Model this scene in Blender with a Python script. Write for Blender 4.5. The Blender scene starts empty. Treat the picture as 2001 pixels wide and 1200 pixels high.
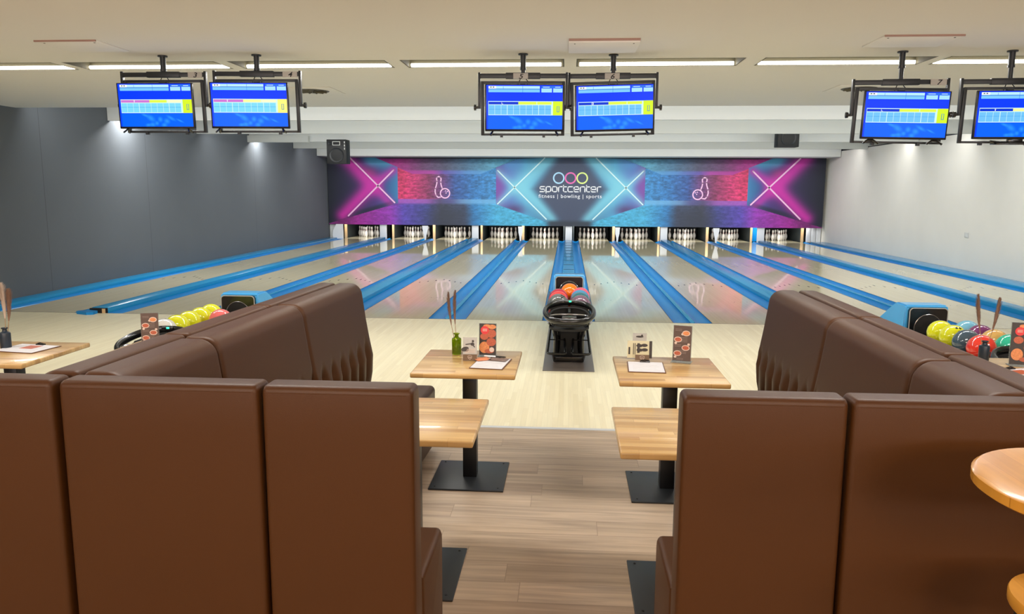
import bpy, bmesh, math, random
import numpy as np
from mathutils import Matrix, Vector
S = bpy.context.scene
C = S.collection
PI = math.pi

# ------------------------------------------------------------------ camera
F_PX, CAM = 1500.1, (-0.027, -10.411, 1.769)
YAW, PITCH, ROLL = 0.0720, 0.1508, -0.0052
fw = Vector((-math.sin(YAW)*math.cos(PITCH), math.cos(YAW)*math.cos(PITCH), -math.sin(PITCH)))
rt = Vector((math.cos(YAW), math.sin(YAW), 0))
dn = fw.cross(rt)
rt, dn = math.cos(ROLL)*rt+math.sin(ROLL)*dn, -math.sin(ROLL)*rt+math.cos(ROLL)*dn
cd = bpy.data.cameras.new('camera'); cam = bpy.data.objects.new('camera', cd); C.objects.link(cam)
m = Matrix(((rt.x, -dn.x, -fw.x), (rt.y, -dn.y, -fw.y), (rt.z, -dn.z, -fw.z))).to_4x4()
m.translation = Vector(CAM); cam.matrix_world = m
cd.sensor_fit = 'HORIZONTAL'; cd.sensor_width = 36; cd.lens = F_PX/2001*36
cd.clip_start = 0.05; cd.clip_end = 100
S.camera = cam
# ------------------------------------------------------------------ view, world
S.view_settings.view_transform = 'Standard'; S.view_settings.look = 'None'
S.view_settings.exposure = 1.0; S.view_settings.gamma = 1; S.view_settings.use_curve_mapping = False
wd = bpy.data.worlds.new('world'); S.world = wd; wd.use_nodes = True
wd.node_tree.nodes['Background'].inputs[0].default_value = (0.8, 0.85, 1, 1)
wd.node_tree.nodes['Background'].inputs[1].default_value = 0.05

# ------------------------------------------------------------------ lamps
def area(name, loc, sx, sy, power, col, rot=(0, 0, 0), spread=PI):
    l = bpy.data.lights.new(name, 'AREA'); l.shape = 'RECTANGLE'; l.size = sx; l.size_y = sy
    l.energy = power; l.color = col; l.spread = spread
    o = bpy.data.objects.new(name, l); C.objects.link(o); o.location = loc; o.rotation_euler = rot
    return o
COOL = (1.0, 0.995, 0.975); WARM = (1.0, 0.60, 0.18); NEUT = (1.0, 0.96, 0.9)
# tube lamps hidden behind the ceiling baffles over the lanes
for (y, pw) in ((4.25, 150), (7.7, 100), (10.75, 90), (14.15, 80)):
    area('baffle_tube_light', (0.1, y, 3.26), 17.0, 0.12, pw, COOL, (math.radians(38), 0, 0))
# added fill strip above the front ceiling edge, brightens first baffle and lanes
area('baffle_fill_light', (0.1, 1.55, 3.22), 17.0, 0.12, 85, COOL, (math.radians(60), 0, 0))
for y, pw in ((4.3, 26), (10.8, 22)):
    area('wall_end_light', (-8.38, y, 3.25), 0.5, 0.3, pw*0.7, COOL)
    area('wall_end_light', (8.68, y, 3.24), 0.25, 0.2, pw*0.06, COOL)
# lamps above the pin decks, behind the mural board
area('pin_deck_light', (0.02, 17.45, 0.62), 16.8, 0.12, 72, (1, 0.97, 0.92), (math.radians(28), 0, 0))
# added unseen fill over the seating, lights floor, tabletops and bench tops
for x in (-5.2, -1.8, 1.6, 5.2):
    area('seating_fill_light', (x, -6.7, 2.99), 1.3, 0.3, 29, NEUT)
for x in (-4.0, -1.4, 1.4, 4.0):
    area('bar_lamp_light', (x, -12.2, 2.5), 0.5, 0.5, 26, WARM, (math.radians(38), 0, 0))
# added unseen fill behind the viewer, aimed up to brighten the ceiling
for x in (-5.0, -1.7, 1.7, 5.0):
    area('ceiling_fill_light', (x, -12.6, 2.2), 1.6, 0.3, 32, (0.92, 0.92, 1.0), (math.radians(108), 0, 0), math.radians(150))
for x in (-5.6, -3.7, -1.9, 0, 1.9, 3.7, 5.6):
    area('approach_light', (x, -2.36, 3.015), 1.4, 0.12, 20, (1, 0.98, 0.95))

# ------------------------------------------------------------------ materials
def lin(c):
    f = lambda v: v/12.92 if v <= 0.04045 else ((v+0.055)/1.055)**2.4
    return tuple(f(v/255) for v in c[:3])+(1,)
class NT:
    def __init__(s, name):
        s.m = bpy.data.materials.new(name); s.m.use_nodes = True; s.t = s.m.node_tree
        s.b = s.t.nodes['Principled BSDF']
    def n(s, ty, **kw):
        x = s.t.nodes.new(ty)
        for k, v in kw.items():
            if k[0] == 'i': x.inputs[int(k[1:])].default_value = v
            else: setattr(x, k, v)
        return x
    def l(s, a, b): s.t.links.new(a, b)
def mat(name, col, rough=0.5, metal=0.0, noise=0.06, scale=8.0, bump=0.0, bscale=200.0, coat=0.0, trans=0.0, spec=0.5, emit=None, est=0.0):
    t = NT(name); b = t.b
    co = t.n('ShaderNodeTexCoord'); nz = t.n('ShaderNodeTexNoise'); nz.inputs['Scale'].default_value = scale
    nz.inputs['Detail'].default_value = 4
    t.l(co.outputs['Object'], nz.inputs['Vector'])
    c = lin(col); mx = t.n('ShaderNodeMix', data_type='RGBA')
    mx.inputs[6].default_value = tuple(v*(1-noise) for v in c[:3])+(1,)
    mx.inputs[7].default_value = tuple(min(1, v*(1+noise)) for v in c[:3])+(1,)
    t.l(nz.outputs[0], mx.inputs[0]); t.l(mx.outputs[2], b.inputs['Base Color'])
    b.inputs['Roughness'].default_value = rough; b.inputs['Metallic'].default_value = metal
    b.inputs['Coat Weight'].default_value = coat; b.inputs['Coat Roughness'].default_value = 0.1
    b.inputs['Transmission Weight'].default_value = trans
    b.inputs['Specular IOR Level'].default_value = spec
    if emit:
        b.inputs['Emission Color'].default_value = lin(emit); b.inputs['Emission Strength'].default_value = est
    if bump:
        n2 = t.n('ShaderNodeTexNoise'); n2.inputs['Scale'].default_value = bscale; n2.inputs['Detail'].default_value = 3
        t.l(co.outputs['Object'], n2.inputs['Vector'])
        bp = t.n('ShaderNodeBump'); bp.inputs['Strength'].default_value = bump; bp.inputs['Distance'].default_value = 0.01
        t.l(n2.outputs[0], bp.inputs['Height']); t.l(bp.outputs[0], b.inputs['Normal'])
    return t.m
def wood(name, cols, pw, pl, along='Y', rough=0.3, seam=0.0025, grain=0.12, gscale=(60, 3), coat=0.0, spec=0.5, seamcol=0.55, world=True, contrast=1.0):
    """planks of width pw and length pl running along an axis, each with a shade of its own, with grain"""
    t = NT(name); b = t.b
    co = t.n('ShaderNodeTexCoord'); sp = t.n('ShaderNodeSeparateXYZ'); t.l(co.outputs['Object'], sp.inputs[0])
    cb = t.n('ShaderNodeCombineXYZ')
    ia, ic = (1, 0) if along == 'Y' else (0, 1)
    dv = t.n('ShaderNodeMath', operation='DIVIDE', i1=pw); t.l(sp.outputs[ic], dv.inputs[0])
    fl_ = t.n('ShaderNodeMath', operation='FLOOR'); t.l(dv.outputs[0], fl_.inputs[0])
    wn_ = t.n('ShaderNodeTexWhiteNoise', noise_dimensions='1D'); t.l(fl_.outputs[0], wn_.inputs['W'])
    ma = t.n('ShaderNodeMath', operation='MULTIPLY_ADD', i1=pl*1.7); t.l(wn_.outputs[0], ma.inputs[0]); t.l(sp.outputs[ia], ma.inputs[2])
    t.l(ma.outputs[0], cb.inputs[0]); t.l(sp.outputs[ic], cb.inputs[1])
    br = t.n('ShaderNodeTexBrick'); br.offset = 0.0; br.offset_frequency = 2
    br.inputs['Scale'].default_value = 1; br.inputs['Brick Width'].default_value = pl; br.inputs['Row Height'].default_value = pw
    br.inputs['Mortar Size'].default_value = seam; br.inputs['Mortar Smooth'].default_value = 0.3
    br.inputs['Color1'].default_value = (0, 0, 0, 1); br.inputs['Color2'].default_value = (1, 1, 1, 1); br.inputs['Mortar'].default_value = (.5, .5, .5, 1)
    t.l(cb.outputs[0], br.inputs['Vector'])
    ramp = t.n('ShaderNodeValToRGB'); e = ramp.color_ramp.elements
    e[0].position = 0; e[0].color = lin(cols[0]); e[1].position = 1; e[1].color = lin(cols[-1])
    for i, c in enumerate(cols[1:-1]):
        k = e.new((i+1)/(len(cols)-1)); k.color = lin(c)
    t.l(br.outputs['Color'], ramp.inputs[0])
    mp = t.n('ShaderNodeMapping'); mp.inputs['Scale'].default_value = (gscale[1], gscale[0], 1); t.l(cb.outputs[0], mp.inputs[0])
    addv = t.n('ShaderNodeVectorMath', operation='ADD')
    sc = t.n('ShaderNodeVectorMath', operation='SCALE'); sc.inputs['Scale'].default_value = 7.0
    t.l(br.outputs['Color'], sc.inputs[0]); t.l(mp.outputs[0], addv.inputs[0]); t.l(sc.outputs[0], addv.inputs[1])
    nz = t.n('ShaderNodeTexNoise'); nz.inputs['Scale'].default_value = 1; nz.inputs['Detail'].default_value = 5; nz.inputs['Distortion'].default_value = 0.6
    t.l(addv.outputs[0], nz.inputs['Vector'])
    mr = t.n('ShaderNodeMapRange'); mr.inputs[1].default_value = 0.3; mr.inputs[2].default_value = 0.7
    mr.inputs[3].default_value = 1-grain; mr.inputs[4].default_value = 1+grain*0.6
    t.l(nz.outputs[0], mr.inputs[0])
    mu = t.n('ShaderNodeVectorMath', operation='SCALE'); t.l(ramp.outputs[0], mu.inputs[0]); t.l(mr.outputs[0], mu.inputs['Scale'])
    mx = t.n('ShaderNodeMix', data_type='RGBA'); t.l(br.outputs['Fac'], mx.inputs[0]); t.l(mu.outputs[0], mx.inputs[6])
    mx.inputs[7].default_value = tuple(v*seamcol for v in lin(cols[0])[:3])+(1,)
    t.l(mx.outputs[2], b.inputs['Base Color'])
    b.inputs['Roughness'].default_value = rough; b.inputs['Coat Weight'].default_value = coat; b.inputs['Coat Roughness'].default_value = 0.06
    b.inputs['Specular IOR Level'].default_value = spec
    return t.m
def vcol(name, rough=0.5, emit=0.0):
    t = NT(name); a = t.n('ShaderNodeVertexColor'); a.layer_name = 'Col'
    t.l(a.outputs[0], t.b.inputs['Base Color']); t.b.inputs['Roughness'].default_value = rough
    if emit:
        t.b.inputs['Base Color'].default_value = (0, 0, 0, 1); t.t.links.remove(t.b.inputs['Base Color'].links[0])
        t.b.inputs['Specular IOR Level'].default_value = 0.08; t.l(a.outputs[0], t.b.inputs['Emission Color']); t.b.inputs['Emission Strength'].default_value = emit
    return t.m

M = {}
M['ceiling'] = mat('ceiling_paint', (232, 229, 222), 0.9, noise=0.015, scale=1.2, spec=0.2)
M['white_paint'] = mat('white_paint', (214, 216, 212), 0.85, noise=0.015, scale=1.5, spec=0.25)
M['baffle_grey'] = mat('baffle_paint', (200, 202, 196), 0.85, noise=0.015, scale=1.5, spec=0.25)
M['gloss_white'] = mat('white_laminate', (232, 235, 238), 0.35, noise=0.02)
M['approach'] = wood('approach_maple', [(222, 212, 178), (227, 218, 186), (232, 224, 192), (225, 215, 182)], 0.041, 0.9, 'Y', rough=0.32, seam=0.0008, grain=0.05, gscale=(40, 2.2), seamcol=0.85)
M['lane'] = wood('lane_maple', [(206, 196, 164), (209, 199, 167), (212, 202, 171)], 0.0265, 4.0, 'Y', rough=0.045, seam=0.0002, grain=0.012, gscale=(12, 1.0), seamcol=0.9, spec=0.62)
M['lane_mark'] = mat('lane_marking', (70, 50, 40), 0.2)
M['vinyl'] = wood('vinyl_oak', [(160, 138, 116), (174, 153, 130), (184, 163, 140), (167, 146, 122)], 0.17, 1.25, 'X', rough=0.42, seam=0.0016, grain=0.30, gscale=(26, 1.6), seamcol=0.7)
M['tabletop'] = wood('butcher_block_oak', [(166, 128, 76), (192, 156, 100), (204, 171, 116), (180, 142, 86)], 0.042, 0.42, 'X', rough=0.3, seam=0.0006, grain=0.16, gscale=(50, 3), seamcol=0.8, coat=0.2)
M['bar_top'] = wood('bar_table_oak', [(184, 128, 44), (198, 142, 56), (190, 134, 48)], 0.07, 0.6, 'Y', rough=0.28, seam=0.0006, grain=0.14, gscale=(30, 3), seamcol=0.8, coat=0.2)
M['leather'] = mat('brown_leatherette', (67, 38, 12), 0.45, noise=0.06, scale=3, bump=0.10, bscale=420, spec=0.28)
M['piping'] = mat('dark_seam', (30, 20, 18), 0.8)
M['blue_gutter'] = mat('blue_gutter_plastic', (0, 126, 198), 0.28, noise=0.05, scale=2, coat=0.0, spec=0.35)
M['blue_cap'] = mat('blue_capping', (24, 138, 192), 0.22, noise=0.04, scale=2, coat=0.05, spec=0.4)
M['blue_hood'] = mat('blue_hood_plastic', (66, 162, 222), 0.3, noise=0.03, coat=0.3)
M['dark_edge'] = mat('dark_edge', (20, 22, 28), 0.5)
M['black_plastic'] = mat('black_plastic', (14, 14, 16), 0.25, noise=0.1, coat=0.3)
M['black_matt'] = mat('black_matt', (12, 12, 13), 0.7)
M['black_metal'] = mat('black_powder_coat', (32, 36, 40), 0.42, noise=0.05, bump=0.05, bscale=500)
M['black_column'] = mat('black_column_paint', (15, 16, 19), 0.4)
M['chrome'] = mat('chrome', (200, 200, 205), 0.15, 1.0)
M['silver'] = mat('aluminium_strip', (220, 222, 225), 0.35, 0.6)
M['floor_plate'] = mat('dark_floor_plate', (104, 95, 88), 0.28, noise=0.06, scale=4)
M['pin'] = mat('pin_white', (236, 232, 226), 0.3, noise=0.02, coat=0.4)
M['pin_red'] = mat('pin_red_stripe', (170, 30, 40), 0.3, coat=0.4)
M['kick_wood'] = mat('kickback_birch', (200, 166, 120), 0.5, noise=0.1)
M['pit'] = mat('pit_black', (22, 24, 28), 0.8)
M['kick_dark'] = mat('kickback_grey', (44, 52, 54), 0.6)
M['tube'] = mat('lamp_tube', (255, 255, 255), 0.4, emit=(255, 252, 244), est=6.0)
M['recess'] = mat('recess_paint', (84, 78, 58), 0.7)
M['rim_red'] = mat('hatch_edge_strip', (160, 125, 112), 0.5)
M['dark_text'] = mat('black_ink', (15, 15, 18), 0.6)
M['sign_grey'] = mat('sign_grey_card', (178, 174, 166), 0.6)
M['white_print'] = mat('white_print', (240, 242, 246), 0.6)
M['led_green'] = mat('green_led', (40, 220, 130), 0.4, emit=(40, 230, 140), est=2.0)
M['paper'] = mat('paper', (208, 208, 213), 0.7)
M['paper_back'] = mat('clipboard_board', (96, 62, 44), 0.5)
M['green_glass'] = mat('green_glass', (150, 175, 20), 0.05, trans=0.85, noise=0.0)
M['dark_vase'] = mat('dark_navy_ceramic', (28, 40, 52), 0.4)
M['pampas'] = mat('dried_grass', (128, 98, 80), 0.9, noise=0.25, scale=40)
M['pampas_pale'] = mat('pale_dried_grass', (190, 172, 156), 0.9, noise=0.2, scale=40)
M['stem'] = mat('dried_stem', (150, 120, 80), 0.8)
M['acrylic'] = mat('clear_acrylic', (225, 230, 230), 0.05, trans=0.9)
M['menu_brown'] = mat('menu_brown', (84, 66, 58), 0.35, noise=0.2, scale=30)
M['menu_line'] = mat('menu_faint_line', (138, 120, 110), 0.5)
M['card_grey'] = mat('card_grey_photo', (168, 166, 160), 0.5, noise=0.15, scale=25)
M['card_dark'] = mat('card_dark_print', (52, 46, 44), 0.5, noise=0.3, scale=60)
M['card_band'] = mat('card_brown_band', (98, 74, 50), 0.5)
M['card_cream'] = mat('card_cream', (196, 190, 158), 0.5, noise=0.05)
M['food_a'] = mat('food_orange', (204, 128, 76), 0.5, noise=0.5, scale=160)
M['food_b'] = mat('food_red', (170, 84, 56), 0.5, noise=0.55, scale=180)
M['plate'] = mat('plate_pale', (206, 184, 170), 0.4)
M['print_red'] = mat('print_red', (205, 52, 54), 0.4)
M['speaker_cone'] = mat('speaker_cone', (24, 27, 30), 0.5, noise=0.2, scale=20)
M['speaker_box'] = mat('speaker_box', (6, 7, 8), 0.6)
M['outlet'] = mat('outlet_white', (205, 205, 200), 0.5)
M['vent_dark'] = mat('vent_dark', (80, 76, 66), 0.6)
M['screen_bezel'] = mat('tv_bezel', (14, 16, 24), 0.3)
M['mural'] = vcol('mural_print', 0.55)
M['screen'] = vcol('screen_picture', 0.3, emit=0.6)

def wallmat(name, col, lines, rough=0.75, w=0.006):
    t = NT(name); b = t.b
    co = t.n('ShaderNodeTexCoord'); sp = t.n('ShaderNodeSeparateXYZ'); t.l(co.outputs['Object'], sp.inputs[0])
    last = None
    for y in lines:
        c = t.n('ShaderNodeMath', operation='COMPARE', i1=y, i2=w); t.l(sp.outputs[1], c.inputs[0])
        if last is None: last = c
        else:
            a = t.n('ShaderNodeMath', operation='MAXIMUM'); t.l(last.outputs[0], a.inputs[0]); t.l(c.outputs[0], a.inputs[1]); last = a
    nz = t.n('ShaderNodeTexNoise'); nz.inputs['Scale'].default_value = 1.3; t.l(co.outputs['Object'], nz.inputs['Vector'])
    c = lin(col); m0 = t.n('ShaderNodeMix', data_type='RGBA')
    m0.inputs[6].default_value = tuple(v*.95 for v in c[:3])+(1,); m0.inputs[7].default_value = tuple(v*1.05 for v in c[:3])+(1,)
    t.l(nz.outputs[0], m0.inputs[0])
    mx = t.n('ShaderNodeMix', data_type='RGBA'); t.l(m0.outputs[2], mx.inputs[6]); mx.inputs[7].default_value = tuple(v*.6 for v in c[:3])+(1,)
    t.l(last.outputs[0], mx.inputs[0]); t.l(mx.outputs[2], b.inputs['Base Color'])
    b.inputs['Roughness'].default_value = rough; b.inputs['Specular IOR Level'].default_value = 0.3
    return t.m
M['wall_dark'] = wallmat('dark_grey_wall', (96, 101, 106), [1.9, 5.1, 10.6])
M['wall_white'] = wallmat('right_wall_white', (224, 221, 212), [30.0])

# ------------------------------------------------------------------ mesh helpers
def link(name, me, mt, parent=None, loc=None, smooth=None):
    o = bpy.data.objects.new(name, me); C.objects.link(o)
    if mt is not None:
        for x in (mt if isinstance(mt, (list, tuple)) else [mt]): me.materials.append(x)
    if parent: o.parent = parent
    if loc: o.location = loc
    if smooth is not None:
        me.polygons.foreach_set('use_smooth', [True]*len(me.polygons)); me.set_sharp_from_angle(angle=smooth)
    return o
class B:
    def __init__(s): s.bm = bmesh.new(); s.mi = 0
    def _mi(s, before):
        for f in s.bm.faces:
            if f.index == -1 or f not in before: f.material_index = s.mi
    def _add(s, verts, faces, M4=None):
        vs = [s.bm.verts.new(M4 @ Vector(v) if M4 else v) for v in verts]
        for f in faces:
            try: fc = s.bm.faces.new([vs[i] for i in f]); fc.material_index = s.mi
            except ValueError: pass
        return vs
    def box(s, x0, x1, y0, y1, z0, z1, M4=None, r=0.0, seg=2):
        if r > 0:
            t = bmesh.new()
            bmesh.ops.create_cube(t, size=1)
            for v in t.verts: v.co = Vector(((x0+x1)/2+v.co.x*(x1-x0), (y0+y1)/2+v.co.y*(y1-y0), (z0+z1)/2+v.co.z*(z1-z0)))
            bmesh.ops.bevel(t, geom=t.edges[:], offset=r, segments=seg, profile=0.5, affect='EDGES')
            t.verts.index_update()
            s._add([v.co.copy() for v in t.verts], [[v.index for v in f.verts] for f in t.faces], M4); t.free()
        else:
            v = [(x, y, z) for z in (z0, z1) for y in (y0, y1) for x in (x0, x1)]
            s._add(v, [(0, 2, 3, 1), (4, 5, 7, 6), (0, 1, 5, 4), (2, 6, 7, 3), (0, 4, 6, 2), (1, 3, 7, 5)], M4)
        return s
    def prism(s, pts, a0, a1, axis='X', M4=None):
        """outline pts (2D) extruded along axis. X: pts=(y,z); Y: pts=(x,z); Z: pts=(x,y)"""
        n = len(pts)
        def mk(p, a): return (a, p[0], p[1]) if axis == 'X' else ((p[0], a, p[1]) if axis == 'Y' else (p[0], p[1], a))
        v = [mk(p, a0) for p in pts]+[mk(p, a1) for p in pts]
        f = [tuple(range(n)), tuple(range(2*n-1, n-1, -1))]+[(i, i+n, (i+1) % n+n, (i+1) % n) for i in range(n)]
        s._add(v, f, M4); return s
    def lathe(s, prof, n=24, M4=None, cap=True):
        v = []; f = []
        for z, r in prof:
            for i in range(n): a = 2*PI*i/n; v.append((r*math.cos(a), r*math.sin(a), z))
        for k in range(len(prof)-1):
            for i in range(n): j = (i+1) % n; f.append((k*n+i, k*n+j, (k+1)*n+j, (k+1)*n+i))
        if cap: f.append(tuple(range(n-1, -1, -1))); f.append(tuple((len(prof)-1)*n+i for i in range(n)))
        s._add(v, f, M4); return s
    def tube(s, path, r, n=10, closed=False, M4=None, flat=1.0):
        P = [Vector(p) for p in path]; N = len(P); v = []; f = []
        rr = r if isinstance(r, (list, tuple)) else [r]*N
        up = Vector((0, 0, 1)); prev = None
        for i, p in enumerate(P):
            if closed: t = (P[(i+1) % N]-P[i-1])
            else: t = P[min(i+1, N-1)]-P[max(i-1, 0)]
            t.normalize()
            if prev is None: a = up if abs(t.dot(up)) < .9 else Vector((1, 0, 0)); u = t.cross(a).normalized()
            else: u = (prev-t*prev.dot(t)).normalized()
            prev = u; w = t.cross(u)
            for k in range(n): q = 2*PI*k/n; v.append(p+(u*math.cos(q)+w*math.sin(q)*flat)*rr[i])
        L = N if closed else N-1
        for i in range(L):
            j = (i+1) % N
            for k in range(n): l = (k+1) % n; f.append((i*n+k, i*n+l, j*n+l, j*n+k))
        if not closed: f.append(tuple(range(n-1, -1, -1))); f.append(tuple((N-1)*n+k for k in range(n)))
        s._add(v, f, M4); return s
    def disc(s, c, rx, ry, n=24, M4=None):   # flat ellipse in local XZ facing -Y
        v = [(c[0]+rx*math.cos(2*PI*i/n), c[1], c[2]+ry*math.sin(2*PI*i/n)) for i in range(n)]
        s._add(v, [tuple(range(n))], M4); return s
    def ring(s, c, r0, r1, n=40, M4=None):
        v = [(c[0]+r*math.cos(2*PI*i/n), c[1], c[2]+r*math.sin(2*PI*i/n)) for r in (r0, r1) for i in range(n)]
        s._add(v, [(i, (i+1) % n, n+(i+1) % n, n+i) for i in range(n)], M4); return s
    def ribbon(s, pts, w, y, closed=False, M4=None):   # flat stroke in XZ plane
        n = len(pts)
        for i in range(n if closed else n-1):
            a = Vector((pts[i][0], pts[i][1])); b = Vector((pts[(i+1) % n][0], pts[(i+1) % n][1])); d = (b-a)
            if d.length < 1e-9: continue
            q = Vector((-d.y, d.x)).normalized()*w/2
            s._add([(a.x-q.x, y, a.y-q.y), (b.x-q.x, y, b.y-q.y), (b.x+q.x, y, b.y+q.y), (a.x+q.x, y, a.y+q.y)], [(0, 1, 2, 3)], M4)
        for k, p in enumerate(pts): s.disc((p[0], y-0.0001*(k % 2), p[1]), w/2, w/2, 8, M4)
        return s
    def build(s, name, mt, parent=None, loc=None, smooth=0.6):
        me = bpy.data.meshes.new(name); s.bm.normal_update()
        bmesh.ops.recalc_face_normals(s.bm, faces=s.bm.faces[:])
        s.bm.to_mesh(me); s.bm.free()
        return link(name, me, mt, parent, loc, smooth)
def tag(o, label=None, cat=None, group=None, kind=None):
    for k, v in (('label', label), ('category', cat), ('group', group), ('kind', kind)):
        if v: o[k] = v
    return o
def thing(name, label, cat, loc=(0, 0, 0), rz=0, group=None):
    o = bpy.data.objects.new(name, None); C.objects.link(o); o.empty_display_size = 0.1
    o.location = loc; o.rotation_euler = (0, 0, rz); return tag(o, label, cat, group)
def struct(name, b, mt): return tag(b.build(name, mt, smooth=0.5), kind='structure')
def copy_tree(o, parent=None):
    c = o.copy(); C.objects.link(c)
    if parent: c.parent = parent
    for ch in list(o.children): copy_tree(ch, c)
    return c
def textmesh(name, s, size, mt, parent, M4, align='CENTER', shear=0, space=1.0, thick=0.0):
    cu = bpy.data.curves.new('t', 'FONT'); cu.body = s; cu.size = size; cu.align_x = align; cu.shear = shear; cu.space_character = space; cu.offset = thick
    cu.resolution_u = 4
    o = bpy.data.objects.new('t', cu); C.objects.link(o)
    bpy.context.view_layer.update()
    me = bpy.data.meshes.new_from_object(o.evaluated_get(bpy.context.evaluated_depsgraph_get()))
    bpy.data.objects.remove(o); bpy.data.curves.remove(cu)
    me.transform(Matrix(M4)); me.name = name
    return link(name, me, mt, parent)
RX90 = Matrix.Rotation(PI/2, 4, 'X')
def T(x, y, z): return Matrix.Translation((x, y, z))

# ------------------------------------------------------------------ room shell
XL, XR = -8.72, 8.9
struct('floor', B().box(XL-2.5, XR+2.5, -14, -4.84, -0.1, 0), M['vinyl'])
struct('floor', B().box(XL, XR+2, -4.835, 0, -0.1, 0), M['approach'])
struct('floor', B().box(XL, XR+2, 0, 20.5, -0.2, -0.1), M['pit'])
struct('trim_1', B().box(XL, XR+2, -4.86, -4.815, -0.02, 0.004), M['silver'])
struct('trim_2', B().box(XL, XR, -0.012, 0.0, -0.02, 0.0012), M['lane_mark'])
ZC = 3.015
# front ceiling slab with seven lamp slots cut in it
slots = [(-6.83, -5.24), (-5.13, -3.55), (-3.42, -1.835), (-1.69, -0.09), (0.03, 1.625), (1.80, 3.37), (3.48, 5.05)]
YS0, YS1 = -2.78, -2.30
struct('ceiling', B().box(XL-2.5, XR+2.5, -14, YS0, ZC, ZC+0.3), M['ceiling']); struct('ceiling', B().box(XL-2.5, XR+2.5, YS1, 1.40, ZC, ZC+0.3), M['ceiling'])
xs = [XL-2.5]+[v for s_ in slots for v in s_]+[XR+2.5]
for i in range(0, len(xs), 2): struct('ceiling', B().box(xs[i], xs[i+1], YS0, YS1, ZC, ZC+0.3), M['ceiling'])
struct('ceiling', B().box(XL-2.5, XR+2.5, 1.40, 20.5, 3.45, 3.55), M['baffle_grey'])
struct('wall_left', B().box(XL-0.15, XL, -4.0, 20.5, -0.1, 3.6), M['wall_dark'])
struct('wall_left', B().box(XL-2.5, XL, -4.15, -4.0, -0.1, 3.6), M['white_paint'])
struct('wall_left', B().box(XL-2.65, XL-2.5, -14, -4.0, -0.1, 3.6), M['white_paint'])
struct('wall_right', B().box(XR, XR+0.12, -1.0, 20.5, -0.1, 3.10), M['wall_white'])
struct('wall_right', B().box(XR+2.3, XR+2.5, -14, 20.5, -0.1, 3.6), M['white_paint'])
struct('trim_3', B().box(XR-0.012, XR+0.14, -1.0, 16.75, 3.10, 3.125), M['dark_edge'])
struct('wall_back', B().box(XL-2.6, XR+2.5, -14.15, -14, -0.1, 3.6), mat('back_wall_warm', (150, 120, 90), 0.8))
struct('wall_front', B().box(XL-0.1, XR+2.5, 20.5, 20.6, -0.1, 3.6), M['pit'])
# ceiling baffles: white boards hanging across the hall
for i, (y, z0, z1) in enumerate(((3.82, 3.03, 3.45), (7.33, 3.04, 3.45), (10.33, 3.045, 3.45), (13.72, 3.045, 3.45))):
    p = [(XL+0.01, z0), (XR-0.02, z0), (XR-0.02, 3.13), (XR+2.25, 3.13), (XR+2.25, z1), (XL+0.01, z1)]
    struct('trim_%d' % (4+i), B().prism(p, y, y+0.1, 'Y'), [M['white_paint'], M['baffle_grey']][i % 2])
struct('trim_8', B().box(XL+0.01, XR-0.02, 16.0, 17.28, 2.915, 3.30), M['white_paint'])
struct('trim_9', B().box(XL+0.01, -7.03, 10.2, 10.32, 3.02, 3.20), M['baffle_grey'])
# lamp slots
for i, (a, b) in enumerate(slots):
    t = thing('recessed_tube_lamp', '', 'lamp', ((a+b)/2, (YS0+YS1)/2, ZC), group='recessed tube lamps across the ceiling')
    t['label'] = ['long tube lamp in ceiling slot at far left edge of photo', 'long tube lamp in ceiling slot above the leftmost television',
                  'long tube lamp in ceiling slot right of the second television pole', 'long tube lamp in ceiling slot above the middle left television',
                  'long tube lamp in ceiling slot above the middle right television', 'long tube lamp in ceiling slot left of the 7 sign TV pole',
                  'long tube lamp in ceiling slot at far right edge of photo'][i]
    w = (b-a)/2-.002; d = (YS1-YS0)/2-.002
    h = B()
    for q in ((-w, w, -d, d, 0.13, 0.15), (-w, w, -d, -d+0.01, 0.0, 0.14), (-w, w, d-0.01, d, 0.0, 0.14), (-w, -w+0.01, -d, d, 0, 0.14), (w-0.01, w, -d, d, 0, 0.14)): h.box(*q)
    h.build('housing', M['recess'], t)
    B().tube([(-w+0.03, d-0.045, 0.018), (w-0.03, d-0.045, 0.018)], 0.017, 12).build('tube', M['tube'], t)
# ceiling hatches and vents
def hatch(x0, x1, y0, y1, label, dr=0.012):
    t = thing('ceiling_hatch', label, 'hatch', ((x0+x1)/2, (y0+y1)/2, ZC), group='ceiling hatches')
    w, d = (x1-x0)/2, (y1-y0)/2
    B().box(-w, w, -d, d, -dr, 0.0, r=0.003).build('cover', M['ceiling'], t)
    B().box(-w, w, -d-0.012, -d-0.001, -min(dr, .016)-0.002, 0).build('edge_strip', M['rim_red'], t)
    for sx in (-1, 1): B().box(sx*(w-.05)-.006, sx*(w-.05)+.006, -d+.05, -d+.062, -dr-.003, -dr).build('screw', M['vent_dark'], t)
hatch(-0.045, 0.545, -3.76, -3.25, 'raised square hatch cover in ceiling above the TV with the 6 sign', 0.03)
hatch(-4.6, -4.05, -3.9, -3.4, 'flush square hatch in ceiling left of the 3 sign TV')
hatch(2.48, 3.1, -3.8, -3.32, 'flush square hatch in ceiling above the 7 sign TV')
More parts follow.
